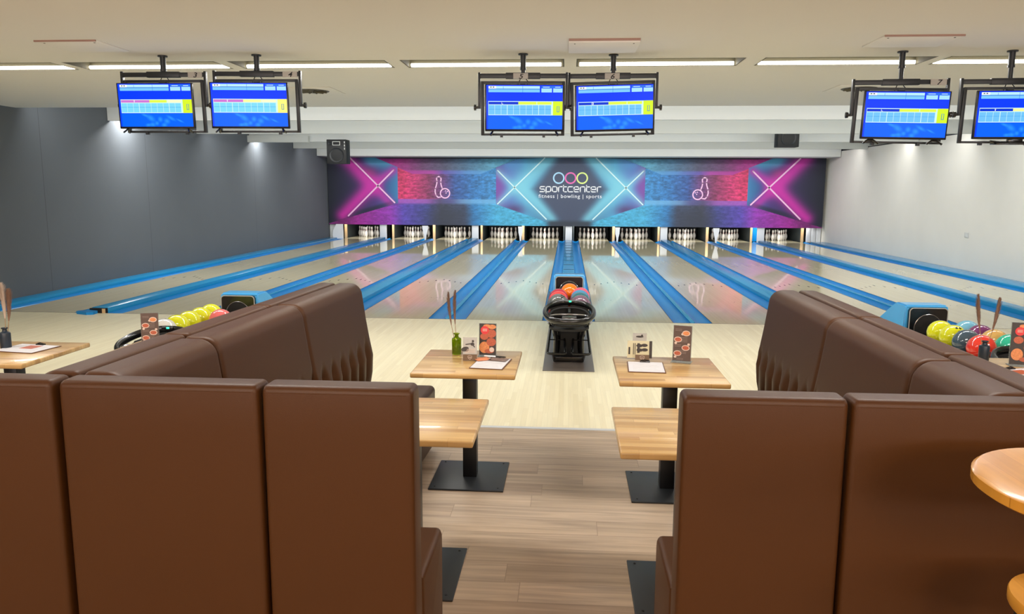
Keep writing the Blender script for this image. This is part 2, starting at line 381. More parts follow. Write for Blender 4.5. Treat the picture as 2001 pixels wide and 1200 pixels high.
for cx, cy, lab in ((-3.30, -0.54, 'round dark swirl air vent in ceiling right of the 4 sign TV'), (3.46, -0.55, 'round dark swirl air vent in ceiling partly behind the 7 sign TV')):
    t = thing('ceiling_vent', lab, 'vent', (cx, cy, ZC), group='round ceiling vents')
    B().box(-.33, .33, -.33, .33, -0.008, 0, r=.003).build('plate', M['ceiling'], t)
    B().lathe([(-0.014, 0.2), (-0.008, 0.21)], 32).build('diffuser_ring', M['vent_dark'], t)
    for k in range(12):
        B().box(0.05, 0.18, -0.012, 0.012, -0.024, -0.014, Matrix.Rotation(k*PI/6, 4, 'Z') @ Matrix.Rotation(.5, 4, 'X')).build('blade', M['recess'], t)
# wall outlet
t = thing('wall_outlet', 'small square cover plate low on the white right wall', 'outlet', (XR-0.001, 7.55, 0.83))
B().box(-0.012, 0, -.09, .09, -.06, .06, r=.003).build('cover_plate', M['outlet'], t); B().box(-.016, -.011, -.05, .05, -.035, .035).build('socket', M['white_paint'], t)

# ------------------------------------------------------------------ lanes and gutters
LW, WC, WN, PIT = 1.066, 0.7145, 0.519, 1.68275
ORD = ['first', 'second', 'third', 'fourth', 'fifth', 'sixth', 'seventh', 'eighth', 'ninth', 'tenth', 'eleventh']
def asm_w(k): return WC if k % 2 == 0 else WN
def lane_c(i): k = i-5; return (k*PIT+asm_w(k)/2+(k+1)*PIT-asm_w(k+1)/2)/2
YEND = 19.2
for i in range(10):
    c = lane_c(i)
    t = thing('bowling_lane', 'glossy pale wooden bowling lane, %s from the left wall' % ORD[i], 'bowling lane', (c, 0, 0), group='ten bowling lanes')
    mk = B().box(-LW/2, LW/2, 0.003, YEND, -0.08, 0); mk.mi = 1
    for j in range(-3, 4):
        x = j*0.133; y = 4.77-abs(j)*0.16
        mk._add([(x-.016, y-.15, .0008), (x+.016, y-.15, .0008), (x, y, .0008)], [(0, 1, 2)])
    for j in (-4, -3, -2, 2, 3, 4):
        n = 8; x = j*.10; y = 2.1; mk._add([(x+.009*math.cos(2*PI*q/n), y+.009*math.sin(2*PI*q/n), .0008) for q in range(n)], [tuple(range(n))])
    mk.build('lane_surface', [M['lane'], M['lane_mark']], t)
def gutter_profile(x0, x1, lip=0.0):
    n = 10; pts = []; c = (x0+x1)/2; h = (x1-x0)/2
    for q in range(n+1):
        a = PI*q/n; pts.append((c-h*math.cos(a)*0.99, -0.062*math.sin(a)+lip))
    for q in range(n, -1, -1):
        a = PI*q/n; pts.append((c-h*math.cos(a)*0.99, -0.062*math.sin(a)-0.01+lip))
    return pts
GW = 0.225
for k in range(-5, 6):
    cx = k*PIT; w = asm_w(k)/2; end = abs(k) == 5
    desc = {-5: 'single blue ball gutter along the dark left wall', 5: 'single blue ball gutter along the white right wall'}.get(k, 'blue double gutter with raised centre strip between the %s and %s lanes' % (ORD[k+4], ORD[min(k+5, 10)]))
    t = thing('gutter_unit', desc, 'gutter', (cx, 0, 0), group='blue gutters between the lanes')
    if not end or k == -5: B().prism(gutter_profile(w-GW, w), 0.02, 17.7, 'Y').build('gutter_channel', M['blue_gutter'], t)
    if not end or k == 5: B().prism(gutter_profile(-w, -w+GW), 0.02, 17.7, 'Y').build('gutter_channel', M['blue_gutter'], t)
    a0, a1 = (-w+GW+0.002, w-GW-0.002)
    if k == -5: a0 = XL+0.01-cx
    if k == 5: a1 = XR-0.01-cx
    hz = 0.075 if k % 2 == 0 and k != 0 else (0.03 if k == 0 else 0.012)
    if end: hz = 0.05
    r_ = min(0.02, hz*0.45)
    B().box(a0, a1, 0.02 if k not in (-4, 4, -2, 2) else 0.05, 17.0, -0.07, hz, r=r_).build('capping', M['blue_cap'], t)
    if k in (-4, 4, -2, 2):
        B().box(a0+.01, a1-.01, 0.0, 0.048, -0.01, hz-.008).build('end_cover', M['black_matt'], t)
        B().box(a1-.06, a1-.015, -0.012, 0.0, 0, hz-.012).build('latch_plate', M['kick_wood'], t)
    for sx in (-1, 1):
        if end and sx == (1 if k == 5 else -1): continue
        B().box(min(sx*w, sx*(w+.006)), max(sx*w, sx*(w+.006)), 0.02, 17.7, -0.05, 0.0012).build('edge_strip', M['dark_edge'], t)
    if k == 0:
        for q in range(14): B().box(a0+.012, a1-.012, 1.2+q*1.1, 1.225+q*1.1, hz, hz+.006).build('joint_strip', M['dark_edge'], t)
# loose blue gutter flap in front of the second gutter
t = thing('gutter_flap', 'small blue plastic flap lying before the open black gutter end', 'flap', (-4*PIT-0.1, -0.10, 0.002))
B().prism([(-.14, -.02), (.05, -.09), (.13, -.05), (.13, .05), (-.02, .09), (-.14, .03)], 0, 0.04, 'Z', Matrix.Rotation(0.05, 4, 'X')).build('flap', M['blue_gutter'], t)

# ------------------------------------------------------------------ pins
pb = B()
prof = [(0, .0258), (.006, .029), (.057, .0495), (.086, .0575), (.114, .0606), (.149, .0578), (.184, .0470), (.219, .0320), (.236, .0262)]
pb.lathe(prof, 20); pb.mi = 1; pb.lathe([(.236, .0262), (.243, .0245)], 20, cap=False); pb.mi = 0
pb.lathe([(.243, .0245), (.254, .0229), (.262, .0232)], 20, cap=False); pb.mi = 1; pb.lathe([(.262, .0232), (.272, .0240)], 20, cap=False); pb.mi = 0
pb.lathe([(.272, .0240), (.298, .0280), (.325, .0315), (.343, .0323), (.360, .0295), (.372, .0215), (.379, .010), (.381, .002)], 20)
pme = pb.build('bowling_pin', [M['pin'], M['pin_red']], None, smooth=0.7); pmesh = pme.data; bpy.data.objects.remove(pme)
PP = [(0, 0, 'head pin in front'), (-1, 1, 'left of second row'), (1, 1, 'right of second row'), (-2, 2, 'left of third row'), (0, 2, 'middle of third row'), (2, 2, 'right of third row'),
      (-3, 3, 'leftmost of back row'), (-1, 3, 'inner left of back row'), (1, 3, 'inner right of back row'), (3, 3, 'rightmost of back row')]
for i in range(10):
    for dx, dy, nm in PP:
        o = bpy.data.objects.new('bowling_pin', pmesh); C.objects.link(o)
        o.location = (lane_c(i)+dx*0.1524, 18.29-0.1+dy*0.264, 0.0)
        tag(o, 'white red-necked pin, %s, %s lane from left' % (nm, ORD[i]), 'bowling pin', 'bowling pins on the ten lanes')
# machine bays: kickbacks, pit curtains
def kick(x, who, w=0.07, pm='kick_wood'):
    t = thing('kickback_panel', who, 'panel', (x, 17.7, 0), group='kickback panels between the pin decks')
    B().box(-w/2+.004, w/2-.004, 0.06, 2.3, -0.1, 0.62).build('side_board', M['kick_dark'], t)
    B().box(-w/2, w/2, 0.0, 0.058, -0.1, 0.60).build('front_post', M[pm], t)
for k in range(-5, 6):
    cx = k*PIT
    where = 'beside the left wall' if k == -5 else ('beside the right wall' if k == 5 else 'between the %s and %s lanes' % (ORD[k+4], ORD[k+5]))
    if k % 2: kick(cx+{-5: .15, -3: .10, -1: .02, 1: -.06, 3: -.08, 5: -.11}[k], 'dark kickback board with pale wood front edge, '+where, 0.09)
    elif k: kick(cx+{-4: .24, -2: .17, 2: -.12, 4: -.20}[k]*1.05, 'dark kickback board with pale wood front edge, '+where)
    else:
        for sx, w_ in ((-1, 'left'), (1, 'right')): kick(cx+sx*.17, 'all dark kickback board on the %s of the centre white post' % w_, .06, 'kick_dark')
for i in range(10):
    t = tag(B().box(-.62, .62, 0, 0.04, -0.1, 0.75).build('pit_curtain', M['pit'], loc=(lane_c(i), 19.5, 0)), 'black pit curtain behind the pins of the %s lane' % ORD[i], 'curtain', 'pit curtains')
# white posts and flared dividers in front of the bays
for k in (-4, -2, 0, 2, 4):
    o = B().box(-.118, .118, 0, .10, -0.02, .535, r=.004).build('divider_post', M['gloss_white'], loc=(k*PIT+0.0, 17.18, 0))
    tag(o, 'white square post under the mural between the %s and %s lanes' % (ORD[k+4], ORD[k+5]), 'post', 'white posts under the mural')
for k in (-3, -1, 1, 3):
    sk = 0.03*(-1 if k < 0 else 1)*(1 if abs(k) == 3 else 0)
    half = [(0.105 if abs(k) == 3 else .085, .52), (.10 if abs(k) == 3 else .075, .42), (.07, .30), (.035, .16), (.022, .02)]
    pts = [(-a, z) for a, z in half]+[(a, z) for a, z in reversed(half)]
    o = B().prism(pts, 0, .05, 'Y').build('divider_wing', M['gloss_white'], loc=(k*PIT, 16.45, 0))
    tag(o, 'white tapering divider narrow at the foot between the %s and %s lanes' % (ORD[k+4], ORD[k+5]), 'divider', 'white tapering dividers')
o = B().prism([(-.25, .0), (-.29, .12), (-.27, .30), (-.15, .53), (.10, .53), (.10, 0)], 0, .05, 'Y').build('end_cover_panel', M['gloss_white'], loc=(XL+.46, 17.0, 0))
tag(o, 'white curved end panel under the mural by the left wall', 'panel')
o = B().box(0, .35, 0, .05, 0, .53).build('end_box_panel', M['white_paint'], loc=(XL+.02, 17.2, 0)); tag(o, 'pale recessed filler panel in the left corner under the mural', 'panel')
t = thing('end_cover_panel', 'tall white filler panels under the mural by the right wall', 'panel', (XR-.42, 17.5, 0))
for q in range(3): B().box(-.1+q*.17, .055+q*.17, 0, .04, 0, .56, r=.003).build('board', M['gloss_white'], t)
o = B().box(-.08, .08, 0, .05, 0, .55).build('blue_filler_panel', M['blue_gutter'], loc=(6.66, 17.80, 0)); tag(o, 'small blue filler panel beside the white post near the ninth lane', 'panel')

# ------------------------------------------------------------------ mural
def sstep(a, b, x): t = np.clip((x-a)/(b-a), 0, 1); return t*t*(3-2*t)
rng = np.random.default_rng(4)
def vnoise(x, y, seed):
    g = np.random.default_rng(seed).random((128, 128)); xi = np.floor(x).astype(int); yi = np.floor(y).astype(int); fx = x-xi; fy = y-yi
    fx = fx*fx*(3-2*fx); fy = fy*fy*(3-2*fy); G = lambda a, b: g[a % 128, b % 128]
    return (G(xi, yi)*(1-fx)+G(xi+1, yi)*fx)*(1-fy)+(G(xi, yi+1)*(1-fx)+G(xi+1, yi+1)*fx)*fy
def mural_colors(X, V):
    """X: cx drawing coordinate 78..1930 of the left half, V: cy 190 (top)..712"""
    col = np.zeros(X.shape+(3,))
    def mixc(c, a):
        nonlocal col
        a = np.clip(a, 0, 1)[..., None]; col = col*(1-a)+np.array(c, float)*a
    def grad(stops, t):
        xs_ = [s_[0] for s_ in stops]; return np.stack([np.interp(t, xs_, [s_[1][i] for s_ in stops]) for i in range(3)], -1)
    def put(c, mask):
        nonlocal col
        mask = np.clip(mask, 0, 1)[..., None]; col = col*(1-mask)+c*mask
    nz = vnoise(X/26, V/10, 1)*.5+vnoise(X/11, V/6, 2)*.3+vnoise(X/5, V/4, 3)*.2
    col[:] = (26, 32, 48)
    # left slanted wall
    put(grad([(78, (22, 28, 42)), (300, (45, 38, 80)), (450, (70, 50, 120)), (540, (48, 96, 150)), (620, (60, 130, 180))], X), (X < 622)*1.0)
    mixc((74, 158, 196), sstep(120, 20, V-190-(X-300)*0.05)*sstep(270, 420, X)*(X < 622)*sstep(-60, 60, X-V*1.0-120)*0.95)
    mixc((200, 60, 110), np.exp(-((X-400)/60)**2-((V-320)/50)**2)*.5)
    def ld(ax, ay, bx, by):
        dx, dy = bx-ax, by-ay; L = math.hypot(dx, dy); t = np.clip(((X-ax)*dx+(V-ay)*dy)/L/L, 0, 1)
        return np.hypot(X-ax-t*dx, V-ay-t*dy)
    # glows
    g1 = np.exp(-(ld(215, 190, 430, 415)/62)**2); g2 = np.exp(-(ld(190, 640, 430, 400)/56)**2); g3 = np.exp(-(ld(430, 410, 570, 560)/40)**2)*.8; g4 = np.exp(-(ld(430, 400, 590, 290)/38)**2)*.8
    lw_ = (X < 622)
    floorline = 660-(X-230)*0.297
    for g in (g1, g2, g3, g4): mixc((206, 44, 168), g*.95*lw_*sstep(8, -8, V-floorline))
    mixc((24, 28, 50), sstep(-5, 25, V-floorline+40)*np.exp(-((X-420)/140)**2)*.75*lw_*(V < floorline))
    # ceiling of corridor
    ceil_edge = np.where(X < 740, 270+(X-620)*0.42, np.where(X > 1250, 320-(X-1250)*0.42, 320))
    cm = ((X > 440) & (X < 1370) & (V < ceil_edge) & ((X > 622) | (V < 190+(X-440)*0.42))) | ((X >= 1370) & (X < 1560) & (V < 268-(X-1370)*.40))
    put(grad([(440, (150, 40, 130)), (640, (176, 52, 140)), (820, (112, 74, 116)), (1000, (92, 96, 122)), (1180, (84, 128, 160)), (1370, (96, 168, 196)), (1560, (80, 150, 190))], X)*(0.82+.32*nz)[..., None], cm*1.0)
    band = cm & (V > 285) & (X > 622)
    put(grad([(620, (190, 52, 150)), (900, (196, 70, 180)), (980, (110, 90, 190)), (1150, (90, 150, 220)), (1370, (90, 170, 220))], X), band*sstep(282, 300, V)*.75)
    # back brick wall
    bw = (X >= 622) & (X < 1372) & (V >= ceil_edge) & (V < 512)
    brick = np.minimum(np.abs(((V-300) / 26) % 1-.5)*2, np.abs(((X+13*np.floor((V-300)/26 % 2)*2) / 70) % 1-.5)*2+.2)
    put(grad([(620, (214, 58, 104)), (740, (206, 60, 118)), (860, (138, 58, 100)), (980, (104, 70, 128)), (1060, (58, 92, 158)), (1200, (52, 118, 180)), (1372, (60, 136, 192))], X)*(0.62+.62*nz+.08*brick)[..., None], bw*1.0)
    # floor
    fl = ((X >= 622) & (X < 1372) & (V >= 512)) | ((X < 622) & (V > floorline)) | ((X >= 1372) & (V > 548+(X-1372)*0.345))
    put(grad([(200, (120, 34, 110)), (300, (160, 40, 150)), (560, (150, 60, 180)), (660, (92, 74, 176)), (840, (66, 72, 140)), (950, (56, 60, 78)), (1130, (58, 72, 100)), (1200, (50, 124, 184)), (1380, (70, 166, 206)), (1700, (72, 172, 208)), (1850, (60, 120, 160))], X)*(0.78+.42*nz)[..., None], fl*1.0)
    fb = sstep(560, 535, V)*fl*sstep(600, 640, X)*sstep(1390, 1360, X); mixc((206, 100, 196), fb*sstep(1000, 820, X)*.6); mixc((120, 180, 226), fb*sstep(1000, 1120, X)*.7); mixc((110, 100, 180), fb*np.exp(-((X-1010)/80)**2)*.5)
    mixc((52, 58, 74), np.exp(-((X-1010)/150)**2)*sstep(560, 640, V)*fl*.85)
    # cyan wall right of corridor
    rw = (X >= 1372) & (V >= 268-(X-1372)*.40) & (V <= 548+(X-1372)*0.345)
    put(grad([(1372, (110, 70, 150)), (1450, (92, 116, 186)), (1600, (80, 160, 200)), (1760, (62, 110, 150)), (1930, (62, 74, 96))], X), rw*1.0)
    mixc((126, 72, 160), rw*np.exp(-((X-1390)/50)**2-((V-410)/90)**2)*.8)
    mixc((80, 60, 110), rw*np.exp(-((X-1510)/80)**2-((V-590)/45)**2)*.9)
    mixc((76, 150, 204), rw*np.exp(-((X-1480)/70)**2-((V-240)/50)**2)*.6)
    c1 = np.exp(-(ld(1780, 190, 1560, 410)/66)**2); c2 = np.exp(-(ld(1800, 640, 1560, 420)/60)**2); c3 = np.exp(-(ld(1385, 300, 1520, 420)/34)**2)*.7; c4 = np.exp(-(ld(1390, 540, 1520, 420)/34)**2)*.7
    for g in (c1, c2, c3, c4): mixc((122, 200, 218), g*.85*(X > 1372)*((V <= 548+(X-1372)*0.345) | (X < 1372)))
    # dark heart behind the lettering
    mixc((62, 72, 96), sstep(-30, 70, (X-1640)-np.abs(V-430)*0.78)*.95)
    mixc((40, 48, 60), sstep(655, 690, V)*sstep(1730, 1800, X)*.9)
    mixc((80, 160, 200), np.exp(-((X-1930)/40)**2)*0)
    # dark strip along the upper edge
    mixc((14, 16, 24), sstep(207, 196, V)*.9*sstep(420, 560, X)*sstep(1750, 1500, X)); mixc((14, 16, 24), sstep(198, 192, V)*.95)
    return np.clip(col, 0, 255)
MX0, MX1, MZ0, MZ1, MY, MC = -8.70, 8.78, 0.520, 2.925, 17.10, 0.02
nx, nzv = 1240, 168
gx = np.linspace(MX0, MX1, nx+1); gz = np.linspace(MZ0, MZ1, nzv+1)
GX, GZ = np.meshgrid(gx, gz)
verts = np.stack([GX, np.zeros_like(GX), GZ], -1).reshape(-1, 3)
idx = np.arange((nx+1)*(nzv+1)).reshape(nzv+1, nx+1)
faces = np.stack([idx[:-1, :-1], idx[:-1, 1:], idx[1:, 1:], idx[1:, :-1]], -1).reshape(-1, 4)
me = bpy.data.meshes.new('printed_board'); me.vertices.add(len(verts)); me.vertices.foreach_set('co', verts.ravel())
me.loops.add(faces.size); me.loops.foreach_set('vertex_index', faces.ravel()); me.polygons.add(len(faces))
me.polygons.foreach_set('loop_start', np.arange(0, faces.size, 4)); me.polygons.foreach_set('loop_total', np.full(len(faces), 4)); me.update()
hd = np.minimum(np.abs(GX-MC)/8.72, 1.0); DX = 1930-hd*1852; DV = 712-(GZ-MZ0)/(MZ1-MZ0)*522
cc = mural_colors(DX, DV)/255.0
cl = np.where(cc <= .04045, cc/12.92, ((cc+.055)/1.055)**2.4)
at = me.color_attributes.new('Col', 'FLOAT_COLOR', 'POINT'); at.data.foreach_set('color', np.concatenate([cl.reshape(-1, 3), np.ones((cl.shape[0]*cl.shape[1], 1))], 1).ravel())
mur = thing('wall_mural', 'wide printed neon mural with sportcenter lettering above the pins', 'mural', (0, MY, 0))
link('printed_board', me, M['mural'], mur)
B().box(MX0, MX1, .004, .04, MZ0, MZ1).build('backing_board', M['dark_edge'], mur)
def dxy(cx, cy, side): # drawing coordinate -> mural local
    return (MC-side*(1930-cx)/1852*8.72, MZ0+(712-cy)/522*(MZ1-MZ0))
M['neon_pink'] = mat('printed_pink_white', (246, 196, 232), .6); M['neon_cyan'] = mat('printed_cyan_white', (206, 236, 238), .6)
for side in (1, -1):
    nb = B()
    for a, b in (((255, 196), (595, 540)), ((590, 290), (232, 645))): nb.ribbon([dxy(*a, side), dxy(*b, side)], 0.052, -.003)
    nb.build('neon_cross', M['neon_pink'], mur)
    nb = B()
    for a, b in (((1738, 196), (1385, 545)), ((1385, 290), (1755, 660))): nb.ribbon([dxy(*a, side), dxy(*b, side)], 0.042, -.003)
    nb.build('neon_cross', M['neon_cyan'], mur)
    ic = B()
    pin = [(952, 495), (930, 497), (915, 482), (908, 455), (910, 430), (920, 400), (924, 375), (920, 355), (924, 343), (937, 338), (950, 343), (955, 357), (951, 380), (955, 405), (963, 428)]
    ic.ribbon([dxy(a, b, side) for a, b in pin], 0.042, -.003)
    bc = dxy(984, 466, side); ic.ring((bc[0], -.003, bc[1]), .145, .187)
    for a, b in ((988, 448), (1002, 452), (992, 464)): q = dxy(a, b, side); ic.disc((q[0], -.003, q[1]), .022, .022, 10)
    ic.build('pin_icon', M['neon_pink'] if True else None, mur)
def zpx(y): return MZ0+(441.5-y)/(441.5-308.5)*(MZ1-MZ0)  # rows of the lettering
sc_ = 8.72/470.5
rgx = [(1089.8, (170, 214, 240)), (1112.3, (232, 110, 178)), (1134.3, (222, 240, 140))]
for i, (px, cl_) in enumerate(rgx):
    r_ = B().ring(((px-1112)*sc_+MC+.01, -.003, zpx(348.2)), .155, .205).build('logo_ring', mat('ring_print_%d' % i, cl_, .6), mur); r_['label'] = ['pale blue ring', 'pink ring', 'yellow-green ring'][i]
GL = {'s': [[(1, 1), (.15, 1), (0, .86), (0, .64), (.15, .5), (.85, .5), (1, .36), (1, .14), (.85, 0), (0, 0)]],
      'p': [[(0, -.28), (0, .8), (.2, 1), (.8, 1), (1, .8), (1, .2), (.8, 0), (.25, 0)]], 'o': [[(.2, 0), (0, .2), (0, .8), (.2, 1), (.8, 1), (1, .8), (1, .2), (.8, 0), (.2, 0)]],
      'r': [[(0, 0), (0, .8), (.2, 1), (.75, 1)]], 't': [[(0, 1.3), (0, .2), (.2, 0), (.65, 0)], [(0, .98), (.65, .98)]], 'c': [[(1, 1), (.2, 1), (0, .8), (0, .2), (.2, 0), (1, 0)]],
      'e': [[(.0, .47), (1, .47), (1, .8), (.8, 1), (.2, 1), (0, .8), (0, .2), (.2, 0), (.95, 0)]], 'n': [[(0, 0), (0, .8), (.2, 1), (.8, 1), (1, .8), (1, 0)]]}
adv = {'s': 1.32, 'p': 1.35, 'o': 1.35, 'r': 1.05, 't': .98, 'c': 1.32, 'e': 1.35, 'n': 1.35}
wtot = sum(adv[c] for c in 'sportcenter')-.35; x0, x1 = (1055-1112)*sc_+MC, (1170-1112)*sc_+MC; u = (x1-x0)/wtot; h = zpx(364.8)-zpx(374.6); lb = B(); pen = 0
for c in 'sportcenter':
    for st in GL[c]: lb.ribbon([(x0+(pen+a)*u, zpx(374.6)+b*h) for a, b in st], 0.036, -.003)
    pen += adv[c]
lb.build('lettering', M['white_print'], mur)['label'] = 'white sportcenter lettering'
textmesh('small_lettering', 'fitness | bowling | sports', 0.185, M['white_print'], mur, T((x0+x1)/2, -.003, zpx(386.6)) @ RX90 @ Matrix.Scale(1.05, 4, (1, 0, 0)), space=1.13)

# ------------------------------------------------------------------ loudspeakers
def speaker(x, y, z, label, hh=.62):
    t = thing('loudspeaker', label, 'loudspeaker', (x, y, z), group='black loudspeakers over the lanes')
    B().box(-.26, .26, 0, .35, 0, hh, r=.012).build('cabinet', M['speaker_box'], t)
    B().lathe([(0, .19), (.012, .185), (.004, .165), (-.03, .06), (-.02, .03), (-.018, .001)], 32, T(0, -.001, .22) @ RX90 , cap=False).build('woofer', M['speaker_cone'], t)
    B().lathe([(0, .045), (.008, .04), (-.004, .012), (0, .001)], 20, T(-.17, -.001, .52) @ RX90, cap=False).build('tweeter', M['speaker_cone'], t)
    h = B(); h.box(-.1, .1, -.006, 0, .47, .57); h.build('horn_frame', M['outlet'], t)
    B().box(-.085, .085, -.009, -.006, .483, .557).build('horn', M['black_matt'], t)
    for q in range(3): B().box(.205, .225, -.006, 0, .36+q*.08, .41+q*.08).build('side_vent', M['outlet'], t)
    B().box(-.05, .05, .34, .829, .575, .615 if hh > .6 else .59).build('wall_bracket', M['black_matt'], t)
speaker(-6.05, 9.5, 2.43, 'black loudspeaker with woofer and horn hanging at the mural left end')
speaker(5.40, 9.5, 2.87, 'black loudspeaker showing only its woofer, hanging above mural right part', .57)

# ------------------------------------------------------------------ televisions
def screen_mesh(pink, pale, letter):
    W, H = 240, 135
    U, V = np.meshgrid((np.arange(W)+.5)/W, (np.arange(H)+.5)/H)   # V from top
    c = np.zeros((H, W, 3)); c[:] = (0, 52, 250)
    def R(u0, v0, u1, v1, k): c[(U >= u0) & (U < u1) & (V >= v0) & (V < v1)] = k
    R(0, .69, 1, 1, (0, 96, 252)); R(0, .18, 1, .36, (0, 56, 250)); R(0, 0, .02, 1, (0, 60, 235))
    R(.03, .025, .70, .08, (175, 222, 248)); R(.03, .025, .13, .08, (235, 242, 240)); R(.05, .04, .07, .06, (60, 90, 60)); R(.085, .04, .105, .06, (50, 60, 90))
    R(.03, .095, .70, .165, (118, 190, 244)); R(.22, .03, .225, .08, (60, 120, 200)); R(.475, .025, .48, .165, (50, 120, 220)); R(.03, .08, .70, .095, (30, 110, 210))
    R(.72, .02, 1, .07, (40, 110, 220)); R(.72, .075, .86, .165, (160, 215, 248)); R(.875, .075, .995, .165, (160, 215, 248)); R(.74, .035, .83, .05, (190, 220, 250)); R(.9, .035, .97, .05, (190, 220, 250))
    R(.025, .36, 1, .68, (200, 235, 225)); R(.03, .375, .42, .44, (196, 110, 200) if pink else (0, 50, 200))
    yel = (215, 236, 70) if not pale else (240, 236, 150)
    R(.42, .375, .66, .44, yel); R(.665, .375, .86, .44, (232, 240, 190) if pink or pale else yel)
    for k in range(10):
        a = .03+k*.0825; R(a, .455, a+.0775, .665, (120, 208, 240) if pink else (108, 186, 240)); R(a, .54, a+.0775, .546, (60, 150, 210))
    R(.875, .36, 1, .68, (205, 232, 40) if not pale else (244, 232, 120))
    for a in ((.925, .48, .933, .6), (.952, .48, .960, .6), (.925, .475, .960, .485), (.925, .595, .960, .605)): R(*a, (90, 150, 160))
    if letter == 'L': R(.2, .385, .206, .43, (235, 240, 250)); R(.2, .42, .22, .43, (235, 240, 250))
    elif letter == 'O': R(.2, .385, .206, .43, (235, 240, 250)); R(.218, .385, .224, .43, (235, 240, 250)); R(.2, .385, .224, .392, (235, 240, 250)); R(.2, .424, .224, .43, (235, 240, 250))
    else: R(.21, .385, .216, .43, (235, 240, 250)); R(.205, .385, .222, .392, (235, 240, 250))
    r2 = np.random.default_rng(7)
    for (a, b, ra, rb, th) in ((.42, .80, .07, .05, .6), (.55, .83, .035, .05, 0), (.50, .92, .03, .04, .3), (.64, .87, .045, .05, .4), (.60, .96, .04, .04, 0), (.44, .95, .04, .04, .2), (.70, .80, .07, .03, .5), (.82, .86, .06, .018, .45), (.34, .73, .05, .025, .4), (.38, .96, .04, .03, 0)):
        du, dv = (U-a), (V-b)*.5625; x_ = du*math.cos(th)+dv*math.sin(th); y_ = -du*math.sin(th)+dv*math.cos(th)
        g = np.clip(1.25-np.hypot(x_/ra, y_/(rb*.75)), 0, 1)[..., None]; c = c*(1-g*.55)+np.array((70, 170, 250))*g*.55
    cc = np.clip(c, 0, 255)/255; cl = np.where(cc <= .04045, cc/12.92, ((cc+.055)/1.055)**2.4)
    me = bpy.data.meshes.new('screen')
    xs_ = np.linspace(-.35, .35, W+1); zs_ = np.linspace(.394/2, -.394/2, H+1); A, Z = np.meshgrid(xs_, zs_)
    vv = np.stack([A, np.zeros_like(A), Z], -1).reshape(-1, 3); ii = np.arange((W+1)*(H+1)).reshape(H+1, W+1)
    ff = np.stack([ii[1:, :-1], ii[1:, 1:], ii[:-1, 1:], ii[:-1, :-1]], -1).reshape(-1, 4)
    me.vertices.add(len(vv)); me.vertices.foreach_set('co', vv.ravel()); me.loops.add(ff.size); me.loops.foreach_set('vertex_index', ff.ravel()); me.polygons.add(len(ff))
    me.polygons.foreach_set('loop_start', np.arange(0, ff.size, 4)); me.polygons.foreach_set('loop_total', np.full(len(ff), 4)); me.update()
    at = me.color_attributes.new('Col', 'FLOAT_COLOR', 'CORNER'); fc = np.concatenate([cl.reshape(-1, 3), np.ones((W*H, 1))], 1)
    at.data.foreach_set('color', np.repeat(fc, 4, axis=0).ravel()); me.materials.append(M['screen'])
    return me
